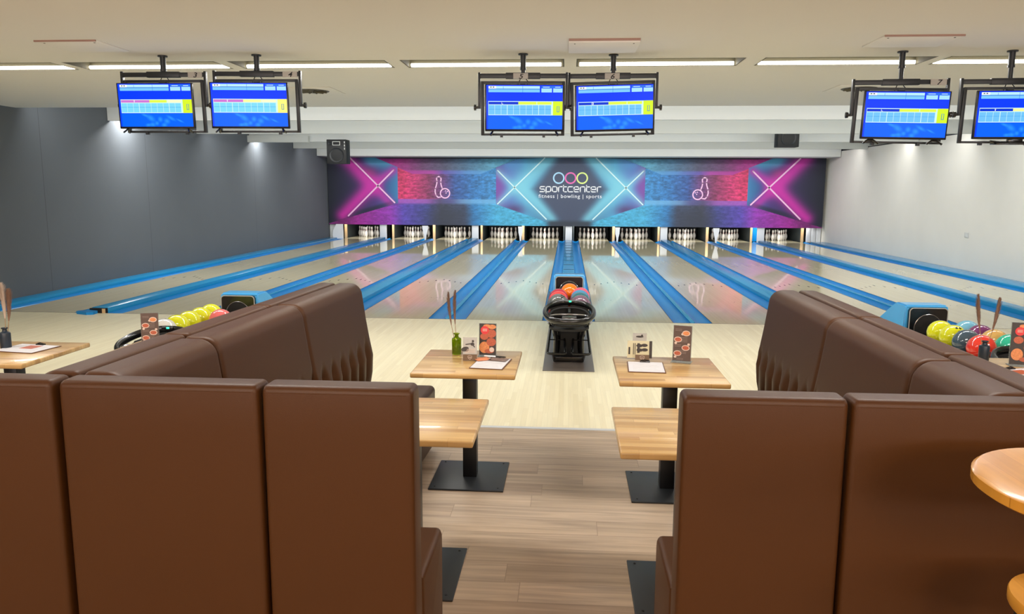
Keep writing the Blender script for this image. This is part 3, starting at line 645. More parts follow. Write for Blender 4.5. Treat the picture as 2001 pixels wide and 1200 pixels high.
def tv(x, y, z, rz, tilt, roll, no, dx, signx, pink, pale, letter, feet):
    # mount
    m_ = thing('tv_mount', 'black tubular ceiling frame holding the %s television' % no[1], 'tv mount', (x+dx, y+.09, ZC), rz*.6, 'television mounts')
    h = z-ZC
    b = B(); b.lathe([(0, .045), (-.012, .045)], 20); b.tube([(0, 0, -.01), (0, 0, -.13)], .026, 12); b.tube([(0, 0, -.10), (0, 0, h+.30)], .020, 12); b.lathe([(-.145, .03), (-.125, .03)], 16)
    b.build('ceiling_pole', M['black_metal'], m_)
    b = B(); b.box(-.405, .405, -.018, .018, h+.275, h+.315, r=.004); b.box(-.16, .16, -.022, .022, h+.268, h+.322, r=.004)
    for s_ in (-1, 1): b.box(s_*.405-.011, s_*.405+.011, -.02, .02, h+.0, h+.325, r=.003)
    b.build('yoke', M['black_metal'], m_)
    b = B()
    Rt = Matrix.Translation((0, 0, h)) @ Matrix.Rotation(tilt, 4, 'X') @ Matrix.Rotation(roll, 4, 'Y')
    for s_ in (-1, 1): b.box(s_*.375-.015, s_*.375+.015, -.012, .018, -.245, .245, Rt, r=.004)
    b.box(-.385, .385, -.010, .014, .222, .246, Rt, r=.003); b.box(-.385, .385, -.010, .014, -.245, -.225, Rt, r=.003)
    b.box(-.025, .025, -.014, .016, .15, .24, Rt); b.box(-.20, .20, .0, .012, -.05, .05, Rt)
    b.box(-.21, -.185, -.02, .02, -.262, -.235, Rt); b.box(.185, .21, -.02, .02, -.262, -.235, Rt)
    b.build('rack_frame', M['black_metal'], m_)
    for s_ in (-1, 1):
        B().lathe([(0, .012), (.02, .012), (.02, .026), (.04, .028), (.043, .018)], 14, T(s_*.414, 0, h+.01) @ Matrix.Rotation(s_*PI/2, 4, 'Y')).build('knob', M['black_plastic'], m_)
    cbl = B(); cbl.tube([(0.02, .01, h+.28), (.05, .0, h+.24), (.03, 0, h+.20), (.06, 0, h+.12)], .004, 6); cbl.tube([(-.02, .01, h+.28), (-.045, .0, h+.22), (-.03, 0, h+.1)], .004, 6); cbl.build('cable', M['black_matt'], m_)
    if no[0]:
        s_ = thing('number_sign', 'small grey sign reading %s above the %s television' % (no[0], no[1]), 'sign', (x+dx+signx, y+.06+signx*math.sin(rz*.6), z+.285), rz*.6, 'lane number signs')
        B().box(-.068, .068, -.006, 0, -.022, .03).build('plate', M['sign_grey'], s_)
        textmesh('numeral', no[0], .062, M['dark_text'], s_, T(0, -.0075, -.019) @ RX90 @ Matrix.Scale(1.25, 4, (1, 0, 0)), shear=.25, thick=.001)
    # television
    t = thing('television', 'blue score screen television, %s' % no[2], 'television', (x, y, z), 0, 'score televisions')
    t.rotation_euler = (tilt, roll, rz)
    B().box(-.363, .363, 0, .035, -.213, .208, r=.006).build('housing', M['screen_bezel'], t)
    B().box(-.28, .28, .033, .06, -.19, .10, r=.01).build('rear_cover', M['black_plastic'], t)
    link('screen', screen_mesh(pink, pale, letter), None, t, (0, -.0015, .003))
    if feet == 'legs':
        for s_ in (-1, 1):
            b = B(); b.tube([(s_*.29, .02, -.21), (s_*.315, -.03, -.248)], .008, 8); b.tube([(s_*.29, .02, -.21), (s_*.31, .07, -.25)], .008, 8); b.build('stand_foot', M['black_plastic'], t)
    elif feet == 'arch':
        for s_ in (-1, 1):
            b = B(); b.tube([(s_*.27-.06, .02, -.25), (s_*.27-.02, .02, -.222), (s_*.27+.02, .02, -.222), (s_*.27+.07, .02, -.252)], .010, 8); b.build('stand_foot', M['black_plastic'], t)
    else:
        b = B(); b.box(-.06, .06, 0, .05, -.245, -.21, r=.005); b.tube([(-.22, -.02, -.235), (-.1, 0, -.25), (.1, 0, -.25), (.22, -.02, -.235)], .012, 8); b.box(-.18, .18, -.05, .08, -.262, -.248, r=.004); b.build('stand_foot', M['black_plastic'], t)
tv(-3.94, -3.204, 2.545, .036, .05, -.003, ('3', 'leftmost', 'pink name bar and green score box, leftmost of the six'), .05, .32, True, False, 'I', 'legs')
tv(-3.02, -3.22, 2.545, .104, .05, -.004, ('4', 'second from left', 'pink name bar and pale score box, second from left'), .05, .32, True, True, 'I', 'legs')
tv(-0.445, -3.165, 2.522, .06, .06, 0, ('5', 'middle left', 'left one of the middle pair under sign 5'), -.02, -.02, False, False, 'L', 'legs')
tv(0.383, -3.09, 2.528, -.016, .06, -.021, ('6', 'middle right', 'right one of the middle pair under sign 6'), -.015, -.01, False, False, 'O', 'legs')
tv(2.96, -3.147, 2.452, -.078, .05, .020, ('7', 'second from right', 'right of the round ceiling vent under sign 7'), -.03, .31, False, False, 'L', 'arch')
tv(3.93, -3.147, 2.455, -.06, .05, .004, ('', 'rightmost', 'cut by the right edge of the photo'), -.06, .3, False, True, 'F', 'pedestal')

# ------------------------------------------------------------------ upholstered booths
def sweep(prof, s0, s1, mapf, r0=.02, r1=.02, dmap=None, nst=None, taper_back=False):
    """profile (d,z) swept along s; mapf(s,d,z)->xyz. Both ends rounded by r0/r1; dmap(s,d,z) gives an extra bulge"""
    st = []
    for q in range(5): a = q/4*PI/2; st.append((s0+r0*(1-math.sin(a)), r0*(1-math.cos(a))) if False else (s0+r0*(1-math.cos(a)), r0*(1-math.sin(a))))
    n = nst or 2
    for q in range(1, n): st.append((s0+r0+(s1-s0-r0-r1)*q/n, 0))
    for q in range(4, -1, -1): a = q/4*PI/2; st.append((s1-r1*(1-math.cos(a)), r1*(1-math.sin(a))))
    dm = (min(p[0] for p in prof)+max(p[0] for p in prof))/2; th = max(p[0] for p in prof)-min(p[0] for p in prof); zt = max(p[1] for p in prof)
    b = B(); N = len(prof); v = []
    for s, e in st:
        for d, z in prof:
            dd = dm+(d-dm)*(th-2*e)/th; zz = z-e*max(0, (z-zt+.12)/.12)
            if dmap: dd += dmap(s, d, z)
            v.append(mapf(s, dd, zz))
    f = [tuple(range(N)), tuple((len(st)-1)*N+i for i in range(N-1, -1, -1))]
    for i in range(len(st)-1):
        for j in range(N): k = (j+1) % N; f.append((i*N+j, (i+1)*N+j, (i+1)*N+k, i*N+k))
    b._add(v, f); return b
def arc(cx, cz, r, a0, a1, n=6): return [(cx+r*math.cos(math.radians(a0+(a1-a0)*i/n)), cz+r*math.sin(math.radians(a0+(a1-a0)*i/n))) for i in range(n+1)]
PN = [(0, .03), (0, 1.0)]+arc(.022, 1.128, .022, 180, 90)+arc(.085, 1.12, .030, 90, 0)+[(.118, .95), (.120, .8), (.122, .6), (.124, .45), (.124, .2), (.12, .03)]
def dense(a, b, n): return [(a[0]+(b[0]-a[0])*i/n, a[1]+(b[1]-a[1])*i/n) for i in range(1, n+1)]
PR = [(.004, .03), (.004, 1.0)]+arc(.024, 1.128, .020, 180, 90)+arc(.088, 1.068, .080, 90, 12, 8)
for a, b_, n in (((.166, 1.085), (.192, .90), 5), ((.192, .90), (.212, .78), 5), ((.212, .78), (.236, .66), 6), ((.236, .66), (.230, .54), 5), ((.230, .54), (.212, .44), 4)): PR += dense(a, b_, n)
PR += [(.20, .2), (.19, .03)]
def pleat(s, d, z):
    if d < .15 or z > .80: return 0
    k = sstep_(.80, .69, z); w_ = .16+.22*k; return -.034*k*max(0, 1-abs(((s/.158+.12*math.sin((z-.45)*7)) % 1)-.5)/w_)**1.2*(1 if z > .47 else .3)
def sstep_(a, b, x): t = min(1, max(0, (x-a)/(b-a))); return t*t*(3-2*t)
SEATP = lambda d0, d1: [(d0, .04), (d0, .455)]+arc(d1-.035, .42, .035, 90, 0, 5)+[(d1-.004, .06), (d1-.012, .04)]
YN = -8.10
def near_bench(xa, xb, label, name='booth_bench', seat_ext=0.012, outer=1):
    """bench facing the lanes; xa<xb"""
    t = thing(name, label, 'booth bench', ((xa+xb)/2, YN, 0), group='brown booth benches'); cx = (xa+xb)/2
    mf = lambda s, d, z: (s-cx, d, z)
    sweep(PN, xa, xb, mf, .018, .018, nst=6).build('backrest', M['leather'], t, smooth=.7)
    sweep(SEATP(.128, .545), xa-.001, xb+.001, mf, .022, .022, nst=3).build('seat', M['leather'], t, smooth=.7)
    B().box(xa-cx+.02, xb-cx-.02, .03, .50, 0, .045).build('plinth', M['black_matt'], t)
    # stitched seam along the top rear edge
    B().tube([(xa-cx+.02, .0015, 1.128), (xb-cx-.02, .0015, 1.128)], .0022, 6).build('stitching', M['leather'], t)
    return t
def row_bench(xs_, sgn, ya, yb, label, shear=0.0, corner=None):
    """bench of the side row; its back stands on seam xs_, seat towards sgn*X; ya<yb along Y"""
    cy = (ya+yb)/2; seat = not corner
    if corner:
        t = corner; x0 = xs_-t.location.x; y0 = cy-t.location.y
        mf = lambda s, d, z: (x0+sgn*d+shear*(s+5.35), y0+s-cy, z)
        sweep(PR, ya, yb, mf, .022, .022, dmap=pleat, nst=int((yb-ya)/.0135)).build('side_backrest', M['leather'], t, smooth=1.0)
        sweep(SEATP(.20, .66), -7.545, yb+.001, mf, .022, .022, nst=3).build('side_seat', M['leather'], t, smooth=.7)
        return t
    t = thing('booth_bench', label, 'booth bench', (xs_, cy, 0), group='brown booth benches')
    mf = lambda s, d, z: (sgn*d+shear*(s+5.35), s-cy, z)
    sweep(PR, ya, yb, mf, .022, .022, dmap=pleat, nst=int((yb-ya)/.0135)).build('backrest', M['leather'], t, smooth=1.0)
    if seat:
        sweep(SEATP(.20, .66), ya-.001, yb+.001, mf, .022, .03, nst=3).build('seat', M['leather'], t, smooth=.7)
        B().box(*sorted((sgn*.05+shear*(ya+5.35), sgn*.60)), ya-cy+.02, yb-cy-.02, 0, .045).build('plinth', M['black_matt'], t)
    return t
G1 = .006
# left booth
near_bench(-1.00+G1, -.505, 'brown high-back bench in the foreground, right end section of the left booth')
CL = near_bench(-1.685+.012, -1.00-G1, 'brown high-back bench corner section in left foreground, beside the dark vertical gap')
CO = near_bench(-2.75, -1.685-.010, 'brown bench cut by the left photo edge, left of the dark vertical gap')
SH = .042
row_bench(-1.570, 1, -6.39+G1, -5.36, 'mauve-brown bench with pleated back at the far end of the left booth row', SH)
row_bench(-1.570, 1, -7.33+G1, -6.39-G1, 'middle smooth-topped bench of the left booth row, right side', SH)
row_bench(-1.570, 1, -7.97, -7.33-G1, '', SH, CL)
row_bench(-1.578, -1, -6.42+G1, -5.36, 'outer back-to-back bench at the far end of the left row', SH)
row_bench(-1.578, -1, -7.25+G1, -6.42-G1, 'outer middle back-to-back bench of the left row, before the coffee menu card', SH)
row_bench(-1.578, -1, -7.97, -7.25-G1, '', SH, CO)
# right booth
near_bench(.335, .835-G1, 'brown high-back bench in the foreground, left end section of the right booth')
CR = near_bench(.835+G1, 1.424, 'brown high-back bench in right foreground behind the round bar table')
XRR = 1.436
row_bench(XRR, -1, -6.52+G1, -5.41, 'mauve-brown bench with pleated back at the far end of the right booth row')
row_bench(XRR, -1, -7.48+G1, -6.52-G1, 'middle smooth-topped bench of the right booth row, left side')
row_bench(XRR, -1, -7.97, -7.48-G1, '', 0, CR)
row_bench(XRR+.008, 1, -6.48+G1, -5.41, 'outer back-to-back bench at the far end of the right row')
row_bench(XRR+.008, 1, -7.36+G1, -6.48-G1, 'outer middle back-to-back bench of the right row, beside the bowling balls')
row_bench(XRR+.008, 1, -7.97, -7.36-G1, 'outer nearest back-to-back bench of the right row at the photo edge')

# ------------------------------------------------------------------ tables
def table(cx, cy, lab, w=.60, d=.66, bx=0, by=0, bw=.45, bd=.49):
    t = thing('pedestal_table', lab, 'table', (cx, cy, 0), group='small oak tables')
    B().box(-w/2, w/2, -d/2, d/2, .712, .742, r=.008, seg=3).build('tabletop', M['tabletop'], t)
    B().box(bx-.042, bx+.042, by-.042, by+.042, .012, .712, r=.003).build('column', M['black_column'], t)
    pl = B().box(bx-bw/2, bx+bw/2, by-bd/2, by+bd/2, 0, .012, r=.004).build('base_plate', M['black_metal'], t)
    B().box(bx-.17, bx+.17, by-.17, by+.17, .704, .712).build('top_bracket', M['black_metal'], t)
    for sx in (-1, 1):
        for sy in (-1, 1): B().lathe([(.012, .006), (.0145, .005)], 10, T(bx+sx*(bw/2-.035), by+sy*(bd/2-.035), 0)).build('screw', M['black_matt'], t)
table(-.610, -5.885, 'oak table with green vase and menu cards, left of the aisle', bx=0, by=.03)
table(.566, -5.975, 'oak table with brown menu card and clipboard, right of the aisle', bx=.02, by=.03)
table(-.705, -7.05, 'bare oak table half hidden by the left foreground bench', bx=-.02, by=-.04)
table(.495, -7.13, 'bare oak table half hidden by the right foreground bench', bx=.01, by=-.02)
table(-2.60, -5.75, 'oak table mostly hidden behind the left bench row', w=.66)
table(2.60, -5.80, 'oak table mostly hidden behind the right bench row')
table(-3.52, -5.89, 'oak table at the left photo edge with dark vase')
# bar table and stool at right edge
t = thing('bar_table', 'tall rounded oak bar table cut by the right photo edge', 'table', (1.60, -8.62, 0))
def rrect(hx, hy, r, n=8):
    p = []
    for cx_, cy_, a in ((hx-r, hy-r, 0), (-hx+r, hy-r, 90), (-hx+r, -hy+r, 180), (hx-r, -hy+r, 270)):
        p += [(cx_+r*math.cos(math.radians(a+90*i/n)), cy_+r*math.sin(math.radians(a+90*i/n))) for i in range(n+1)]
    return p
def slab(p, z0, z1, M4=None, ch=.006):
    n = len(p); cx_ = sum(q[0] for q in p)/n; cy_ = sum(q[1] for q in p)/n
    def inset(e): return [(cx_+(x-cx_)*(1-e/.4), cy_+(y-cy_)*(1-e/.4)) for x, y in p]
    lv = [(inset(ch), z0), (p, z0+ch), (p, z1-ch), (inset(ch), z1)]; v = [(x, y, z) for q, z in lv for x, y in q]; f = [tuple(range(n)), tuple(range(3*n, 4*n))]
    for k in range(3): f += [(k*n+i, k*n+(i+1) % n, (k+1)*n+(i+1) % n, (k+1)*n+i) for i in range(n)]
    b = B(); b._add(v, f, M4); return b
slab(rrect(.64, .27, .26, 14), 1.065, 1.10).build('tabletop', M['bar_top'], t)
B().tube([(.22, 0, .015), (.22, 0, 1.065)], .035, 16).build('column', M['black_metal'], t); B().lathe([(0, .26), (.012, .26), (.018, .05)], 32, T(.22, 0, 0)).build('base_plate', M['black_metal'], t)
t = thing('bar_stool', 'oak stool seat at the bottom right corner below the bar table', 'stool', (1.315, -8.52, 0))
slab(rrect(.195, .17, .165, 12), .715, .75).build('seat', M['bar_top'], t)
for sx in (-1, 1):
    for sy in (-1, 1): B().tube([(sx*.12, sy*.10, .715), (sx*.17, sy*.15, 0)], .014, 10).build('leg', M['black_metal'], t)

# ------------------------------------------------------------------ things on the tables
def vase(x, y, label, mt, h=.115, r=.026, group='small vases with dried grass'):
    t = thing('vase', label, 'vase', (x, y, .7425), group=group)
    p = [(0, r*.92), (.004, r), (h*.70, r), (h*.76, r*.93), (h*.82, r*.45), (h*.92, r*.40), (h*.96, r*.62), (h, r*.66)]
    b = B(); b.lathe(p+[(h-.002, r*.5), (h*.9, r*.32), (h*.8, r*.38), (h*.7, r*.85), (.008, r*.85), (.008, .001)], 28, cap=False); b.lathe([(0, .0005), (0, r*.92)], 28, cap=False)
    b.build('body', mt, t); return t
def pampas(x, y, z, lean, az, L, label, plume=.62, thick=1.0, seed=0, mt='pampas'):
    rd = random.Random(seed)
    t = thing('dried_grass_stem', label, 'dried grass', (x, y, z), group='dried grass stems')
    d = Vector((math.sin(lean)*math.cos(az), math.sin(lean)*math.sin(az), math.cos(lean)))
    pt = lambda s: d*s*L+Vector((0, 0, 0))+Vector((math.cos(az), math.sin(az), 0))*(.012*math.sin(s*3))
    B().tube([pt(q/8) for q in range(9)], [.0022*(1-.5*q/8) for q in range(9)], 6).build('stem', M['stem'], t)
    b = B(); s0 = 1-plume
    b.tube([pt(s0+plume*q/10) for q in range(11)], [.0010+.0075*thick*math.sin(PI*min(1, (q+.6)/10.6))**.8 for q in range(11)], 8)
    for q in range(620):
        s = s0+plume*rd.random()**.9*.97; p = pt(s); env = math.sin(PI*min(1, (s-s0)/plume*.93+.05))**.7
        a = rd.random()*2*PI; out = Vector((math.cos(a), math.sin(a), 0)); l = (.022+.018*rd.random())*env*thick
        tip = p+d*l*1.5+out*l*.55; sd = Vector((-math.sin(a), math.cos(a), 0))*.0014
        b._add([p-sd, p+sd, tip+sd*.3, tip-sd*.3], [(0, 1, 2, 3)])
    b.build('plume', M[mt], t)
vase(-.717, -5.69, 'green glass bottle vase on the left aisle table', M['green_glass'], h=.135, r=.030)
pampas(-.722, -5.69, .80, .13, PI*.97, .34, 'dried grass stem in the green vase, leaning left', seed=1, thick=.75)
pampas(-.712, -5.69, .80, .03, PI*.9, .35, 'dried grass stem in the green vase, nearly upright', seed=2, thick=.75)
vase(-3.640, -5.79, 'dark navy vase on the table at the left photo edge', M['dark_vase'], h=.135, r=.032)
pampas(-3.640, -5.79, .80, .0, 0, .36, 'pale dried grass plume in the left edge vase, taller one', seed=3, thick=1.25, mt='pampas_pale')
pampas(-3.634, -5.785, .80, .09, .2, .32, 'brown dried grass plume in the left edge vase, leaning right', seed=4, thick=1.25)
vase(2.545, -5.57, 'dark navy vase on the hidden table by the bowling balls', M['dark_vase'], h=.125, r=.030)
pampas(2.540, -5.57, .80, .16, PI, .36, 'dried grass stem right of the benches, leaning left', seed=5, thick=.9)
pampas(2.550, -5.57, .80, .16, 0, .34, 'dried grass stem right of the benches, leaning right', seed=6, thick=.9)

def card(name, x, y, w, h, rz, label, face, z=.743, lean=.05, acrylic=True, group='cards standing on the tables'):
    t = thing(name, label, 'menu card', (x, y, z), rz, group); Ml = Matrix.Rotation(-lean, 4, 'X')
    B().box(-w/2, w/2, 0, .002, .008, h, Ml).build('card', face, t)
    if acrylic:
        B().box(-w/2-.003, w/2+.003, .003, .005, 0, h+.002, Ml).build('acrylic_sheet', M['acrylic'], t)
        B().box(-w/2-.006, w/2+.006, -.035, .04, 0, .003).build('acrylic_foot', M['acrylic'], t)
    return t, Ml
def coffee_card(x, y, rz, label, w=.105, h=.215):
    t, Ml = card('menu_card', x, y, w, h, rz, label, M['menu_brown'])
    pr = B(); yy = -.0007
    ov = [(.20, .80), (-.24, .62), (.20, .40), (-.24, .24)]
    for a, b in ov: pr.disc((a*w, yy, b*h), .024, .017, 20, Ml); 
    for (a, b), (dx, dy) in zip(ov, ((-.20, -.03), (-.12, -.10), (.16, .10), (-.12, -.10))): pr.disc((a*w+dx*w, yy, b*h+dy*h), .008, .007, 12, Ml)
    pr.build('cup_prints', M['plate'], t)
    for i, (a, b) in enumerate(ov): B().disc((a*w, yy-.0003, b*h), .0195, .0125, 20, Ml).build('drink_print', M['food_a'] if i == 0 else M['food_b'], t)
    ln = B()
    for a, b in ((-.22, .90), (-.22, .86), (.1, .68), (.1, .64), (.1, .60), (.1, .56), (-.24, .47), (-.24, .43), (.05, .32), (.05, .28), (.05, .24), (-.1, .1), (-.1, .07)): ln.box(a*w-.02, a*w+.02, yy, 0, b*h, b*h+.002, Ml)
    ln.build('text_lines', M['menu_line'], t)
def pizza_card(x, y, rz, label, w=.105, h=.205):
    t, Ml = card('menu_card', x, y, w, h, rz, label, M['card_dark']); yy = -.0007
    for i, (a, b, rx, ry) in enumerate(((-.2, .60, .026, .022), (.28, .92, .026, .014), (.24, .70, .030, .027), (-.22, .24, .032, .036), (.24, .42, .030, .026), (-.05, .95, .022, .01), (.1, .12, .03, .014))):
        a_ = max(-w/2+rx, min(w/2-rx, a*w)); B().disc((a_, yy-.0001*i, b*h*.93+.01), rx, ry, 20, Ml).build('pizza_print', M['food_a'] if i % 2 else M['food_b'], t)
    B().disc((-.17*w, yy-.001, .80*h), .026, .026, 24, Ml).build('red_disc_print', M['print_red'], t)
    l = B()
    for q in (-.006, 0, .006): l.box(-.17*w-.014, -.17*w+.014, yy-.0014, yy-.0011, .80*h+q, .80*h+q+.0025, Ml)
    l.build('text_lines', M['plate'], t)
    B().disc((.25*w, yy-.001, .18*h+.005), .0155, .0155, 20, Ml).build('dip_print', M['plate'], t)
def emblem(b, cx, cz, r, y, Ml):
    b.ribbon([(cx-r, cz+r*.8), (cx, cz+r), (cx+r, cz+r*.8), (cx+r*.9, cz-r*.2), (cx, cz-r), (cx-r*.9, cz-r*.2)], .0015, y, True, Ml)
    b.ribbon([(cx-r*.6, cz+r*.3), (cx-r*.3, cz-r*.3), (cx, cz+r*.3)], .0015, y, False, Ml); b.ribbon([(cx+r*.6, cz+r*.3), (cx+r*.2, cz), (cx+r*.6, cz-r*.3)], .0015, y, False, Ml)
def photo_card(x, y, rz, label, w=.085, h=.142):
    t, Ml = card('photo_card', x, y, w, h, rz, label, M['card_grey'], acrylic=False, lean=.12); yy = -.0008
    B().box(-w/2, w/2, yy-.006, yy, 0, .038, Ml).build('brown_band', M['card_band'], t)
    b = B(); emblem(b, 0, .019, .012, yy-.0065, Ml); b.build('emblem', M['plate'], t)
    b = B(); b.disc((-.012, yy, .075), .024, .014, 16, Ml @ Matrix.Rotation(-.25, 4, 'Y')); b.disc((-.02, yy-.0002, .068), .013, .013, 16, Ml); b.disc((.015, yy-.0003, .100), .012, .010, 12, Ml); b.disc((.018, yy-.0004, .118), .007, .008, 12, Ml); b.ribbon([(-.025, .098), (.01, .103), (.028, .083)], .006, yy-.0005, False, Ml)
    b.build('figure_print', M['card_dark'], t)
    b = B()
    for q in range(4): b.box(-.03+q*.004, .034, yy-.0006, yy, .046+q*.007, .0485+q*.007, Ml)
    b.build('text_lines', M['plate'], t)
def clipboard(x, y, rz, label, w=.21, h=.29, z=.743, photo=False, clip=True):
    t = thing('clipboard', label, 'clipboard', (x, y, z), rz, 'clipboards with papers on the tables')
    B().box(-w/2, w/2, -h/2, h/2, 0, .004, r=.0015).build('board', M['paper_back'], t)
    B().box(-w/2+.006, w/2-.006, -h/2+.004, h/2-.012, .0042, .0056).build('paper', M['paper'], t)
    ln = B()
    for q in range(5):
        ln.box(-w/2+.03, w/2-.03-.01*(q % 3), -h/2+.035+q*.033, -h/2+.037+q*.033, .0056, .0060)
    ln.build('text_lines', M['sign_grey'], t)
    if clip:
        b = B(); b.box(-.03, .03, h/2-.025, h/2, .004, .014, r=.003); b.tube([(-.025, h/2-.012, .014), (0, h/2-.016, .020), (.025, h/2-.012, .014)], .003, 8); b.build('clip', M['black_plastic'], t)
    if photo: B().box(-.045, .05, -.02, .075, .0056, .0064).build('photo_print', M['food_b'], t)
# left aisle table
photo_card(-.610, -5.868, .06, 'grey photo card with brown emblem band, beside the green vase')
pizza_card(-.516, -5.735, -.03, 'pizza menu card with red disc on the left aisle table')
clipboard(-.473, -5.945, -.12, 'clipboard with white sheet on the left aisle table', w=.20)
o = thing('leaflet', 'orange leaflet lying beside the photo card on the clipboard', 'leaflet', (-.535, -5.862, .752), .5)
B().box(-.045, .045, -.04, .04, 0, .002).build('sheet', mat('orange_paper', (206, 128, 88), .6), o)
o = thing('leaflet', 'grey-brown leaflet lying on the clipboard below the pen', 'leaflet', (-.435, -5.865, .752), -.25)
B().box(-.055, .055, -.04, .04, 0, .002).build('sheet', mat('grey_paper', (120, 100, 92), .6, noise=.3, scale=40), o)
def pen(x, y, z, rz, label):
    t = thing('pen', label, 'pen', (x, y, z), rz)
    B().tube([(-.055, 0, 0), (.02, 0, 0)], .0045, 10).build('barrel', M['white_print'], t); B().tube([(.02, 0, 0), (.075, 0, 0), (.085, 0, 0)], [.0052, .0052, .002], 10).build('cap', M['black_plastic'], t)
pen(-.475, -5.815, .760, -.22, 'white pen with black cap on the left aisle table')
# right aisle table
coffee_card(.672, -5.79, -.32, 'brown coffee menu card standing on the right aisle table', w=.108, h=.222)
t, Ml = card('flyer_card', .425, -5.735, .15, .115, -.05, 'cream flyer with bottle pictures on the right aisle table', M['card_cream'], acrylic=False, lean=.05)
b = B()
for q, (a, zz) in enumerate(((.028, .088), (.03, .060), (-.002, .085), (.0, .058))): b.disc((a, -.0008-.0001*q, zz), .020, .010, 14, Ml)
b.box(-.015, .0, -.0015, 0, .04, .1, Ml); b.box(-.030, -.026, -.0015, 0, .03, .1, Ml); b.box(-.040, -.036, -.0015, 0, .03, .1, Ml); b.box(-.068, -.058, -.0015, 0, .03, .075, Ml); b.build('bottle_print', M['card_dark'], t)
B().box(.058, .075, -.0015, 0, .008, .115, Ml).build('dark_edge_print', M['card_dark'], t)
t, Ml = card('photo_card', .430, -5.665, .085, .15, -.02, 'grey photo card behind the cream flyer', M['card_grey'], acrylic=False, lean=.05)
b = B(); b.disc((.0, -.001, .128), .024, .006, 16, Ml); b.disc((.014, -.0013, .136), .006, .006, 12, Ml); b.build('figure_print', M['card_dark'], t)
t, Ml = card('emblem_card', .435, -5.80, .084, .042, -.02, 'small dark brown card with shield emblem before the cream flyer', M['card_band'], acrylic=False, lean=.15)
b = B(); emblem(b, 0, .022, .013, -.0012, Ml); b.build('emblem', M['plate'], t)
clipboard(.443, -5.955, -.05, 'clipboard with white form on the right aisle table', w=.215, h=.27)
# left hidden table, left edge table, right hidden table
coffee_card(-2.765, -5.62, .22, 'brown coffee menu card left of the left bench row', w=.108, h=.215)
clipboard(-3.49, -5.80, -.15, 'clipboard with food photo on the left edge table', w=.30, h=.24, photo=True)
pizza_card(2.70, -5.70, -.22, 'pizza menu card at the right photo edge', w=.135, h=.26)
clipboard(2.60, -5.92, .3, 'white papers on the hidden table at the right photo edge', w=.26, h=.24, photo=True)

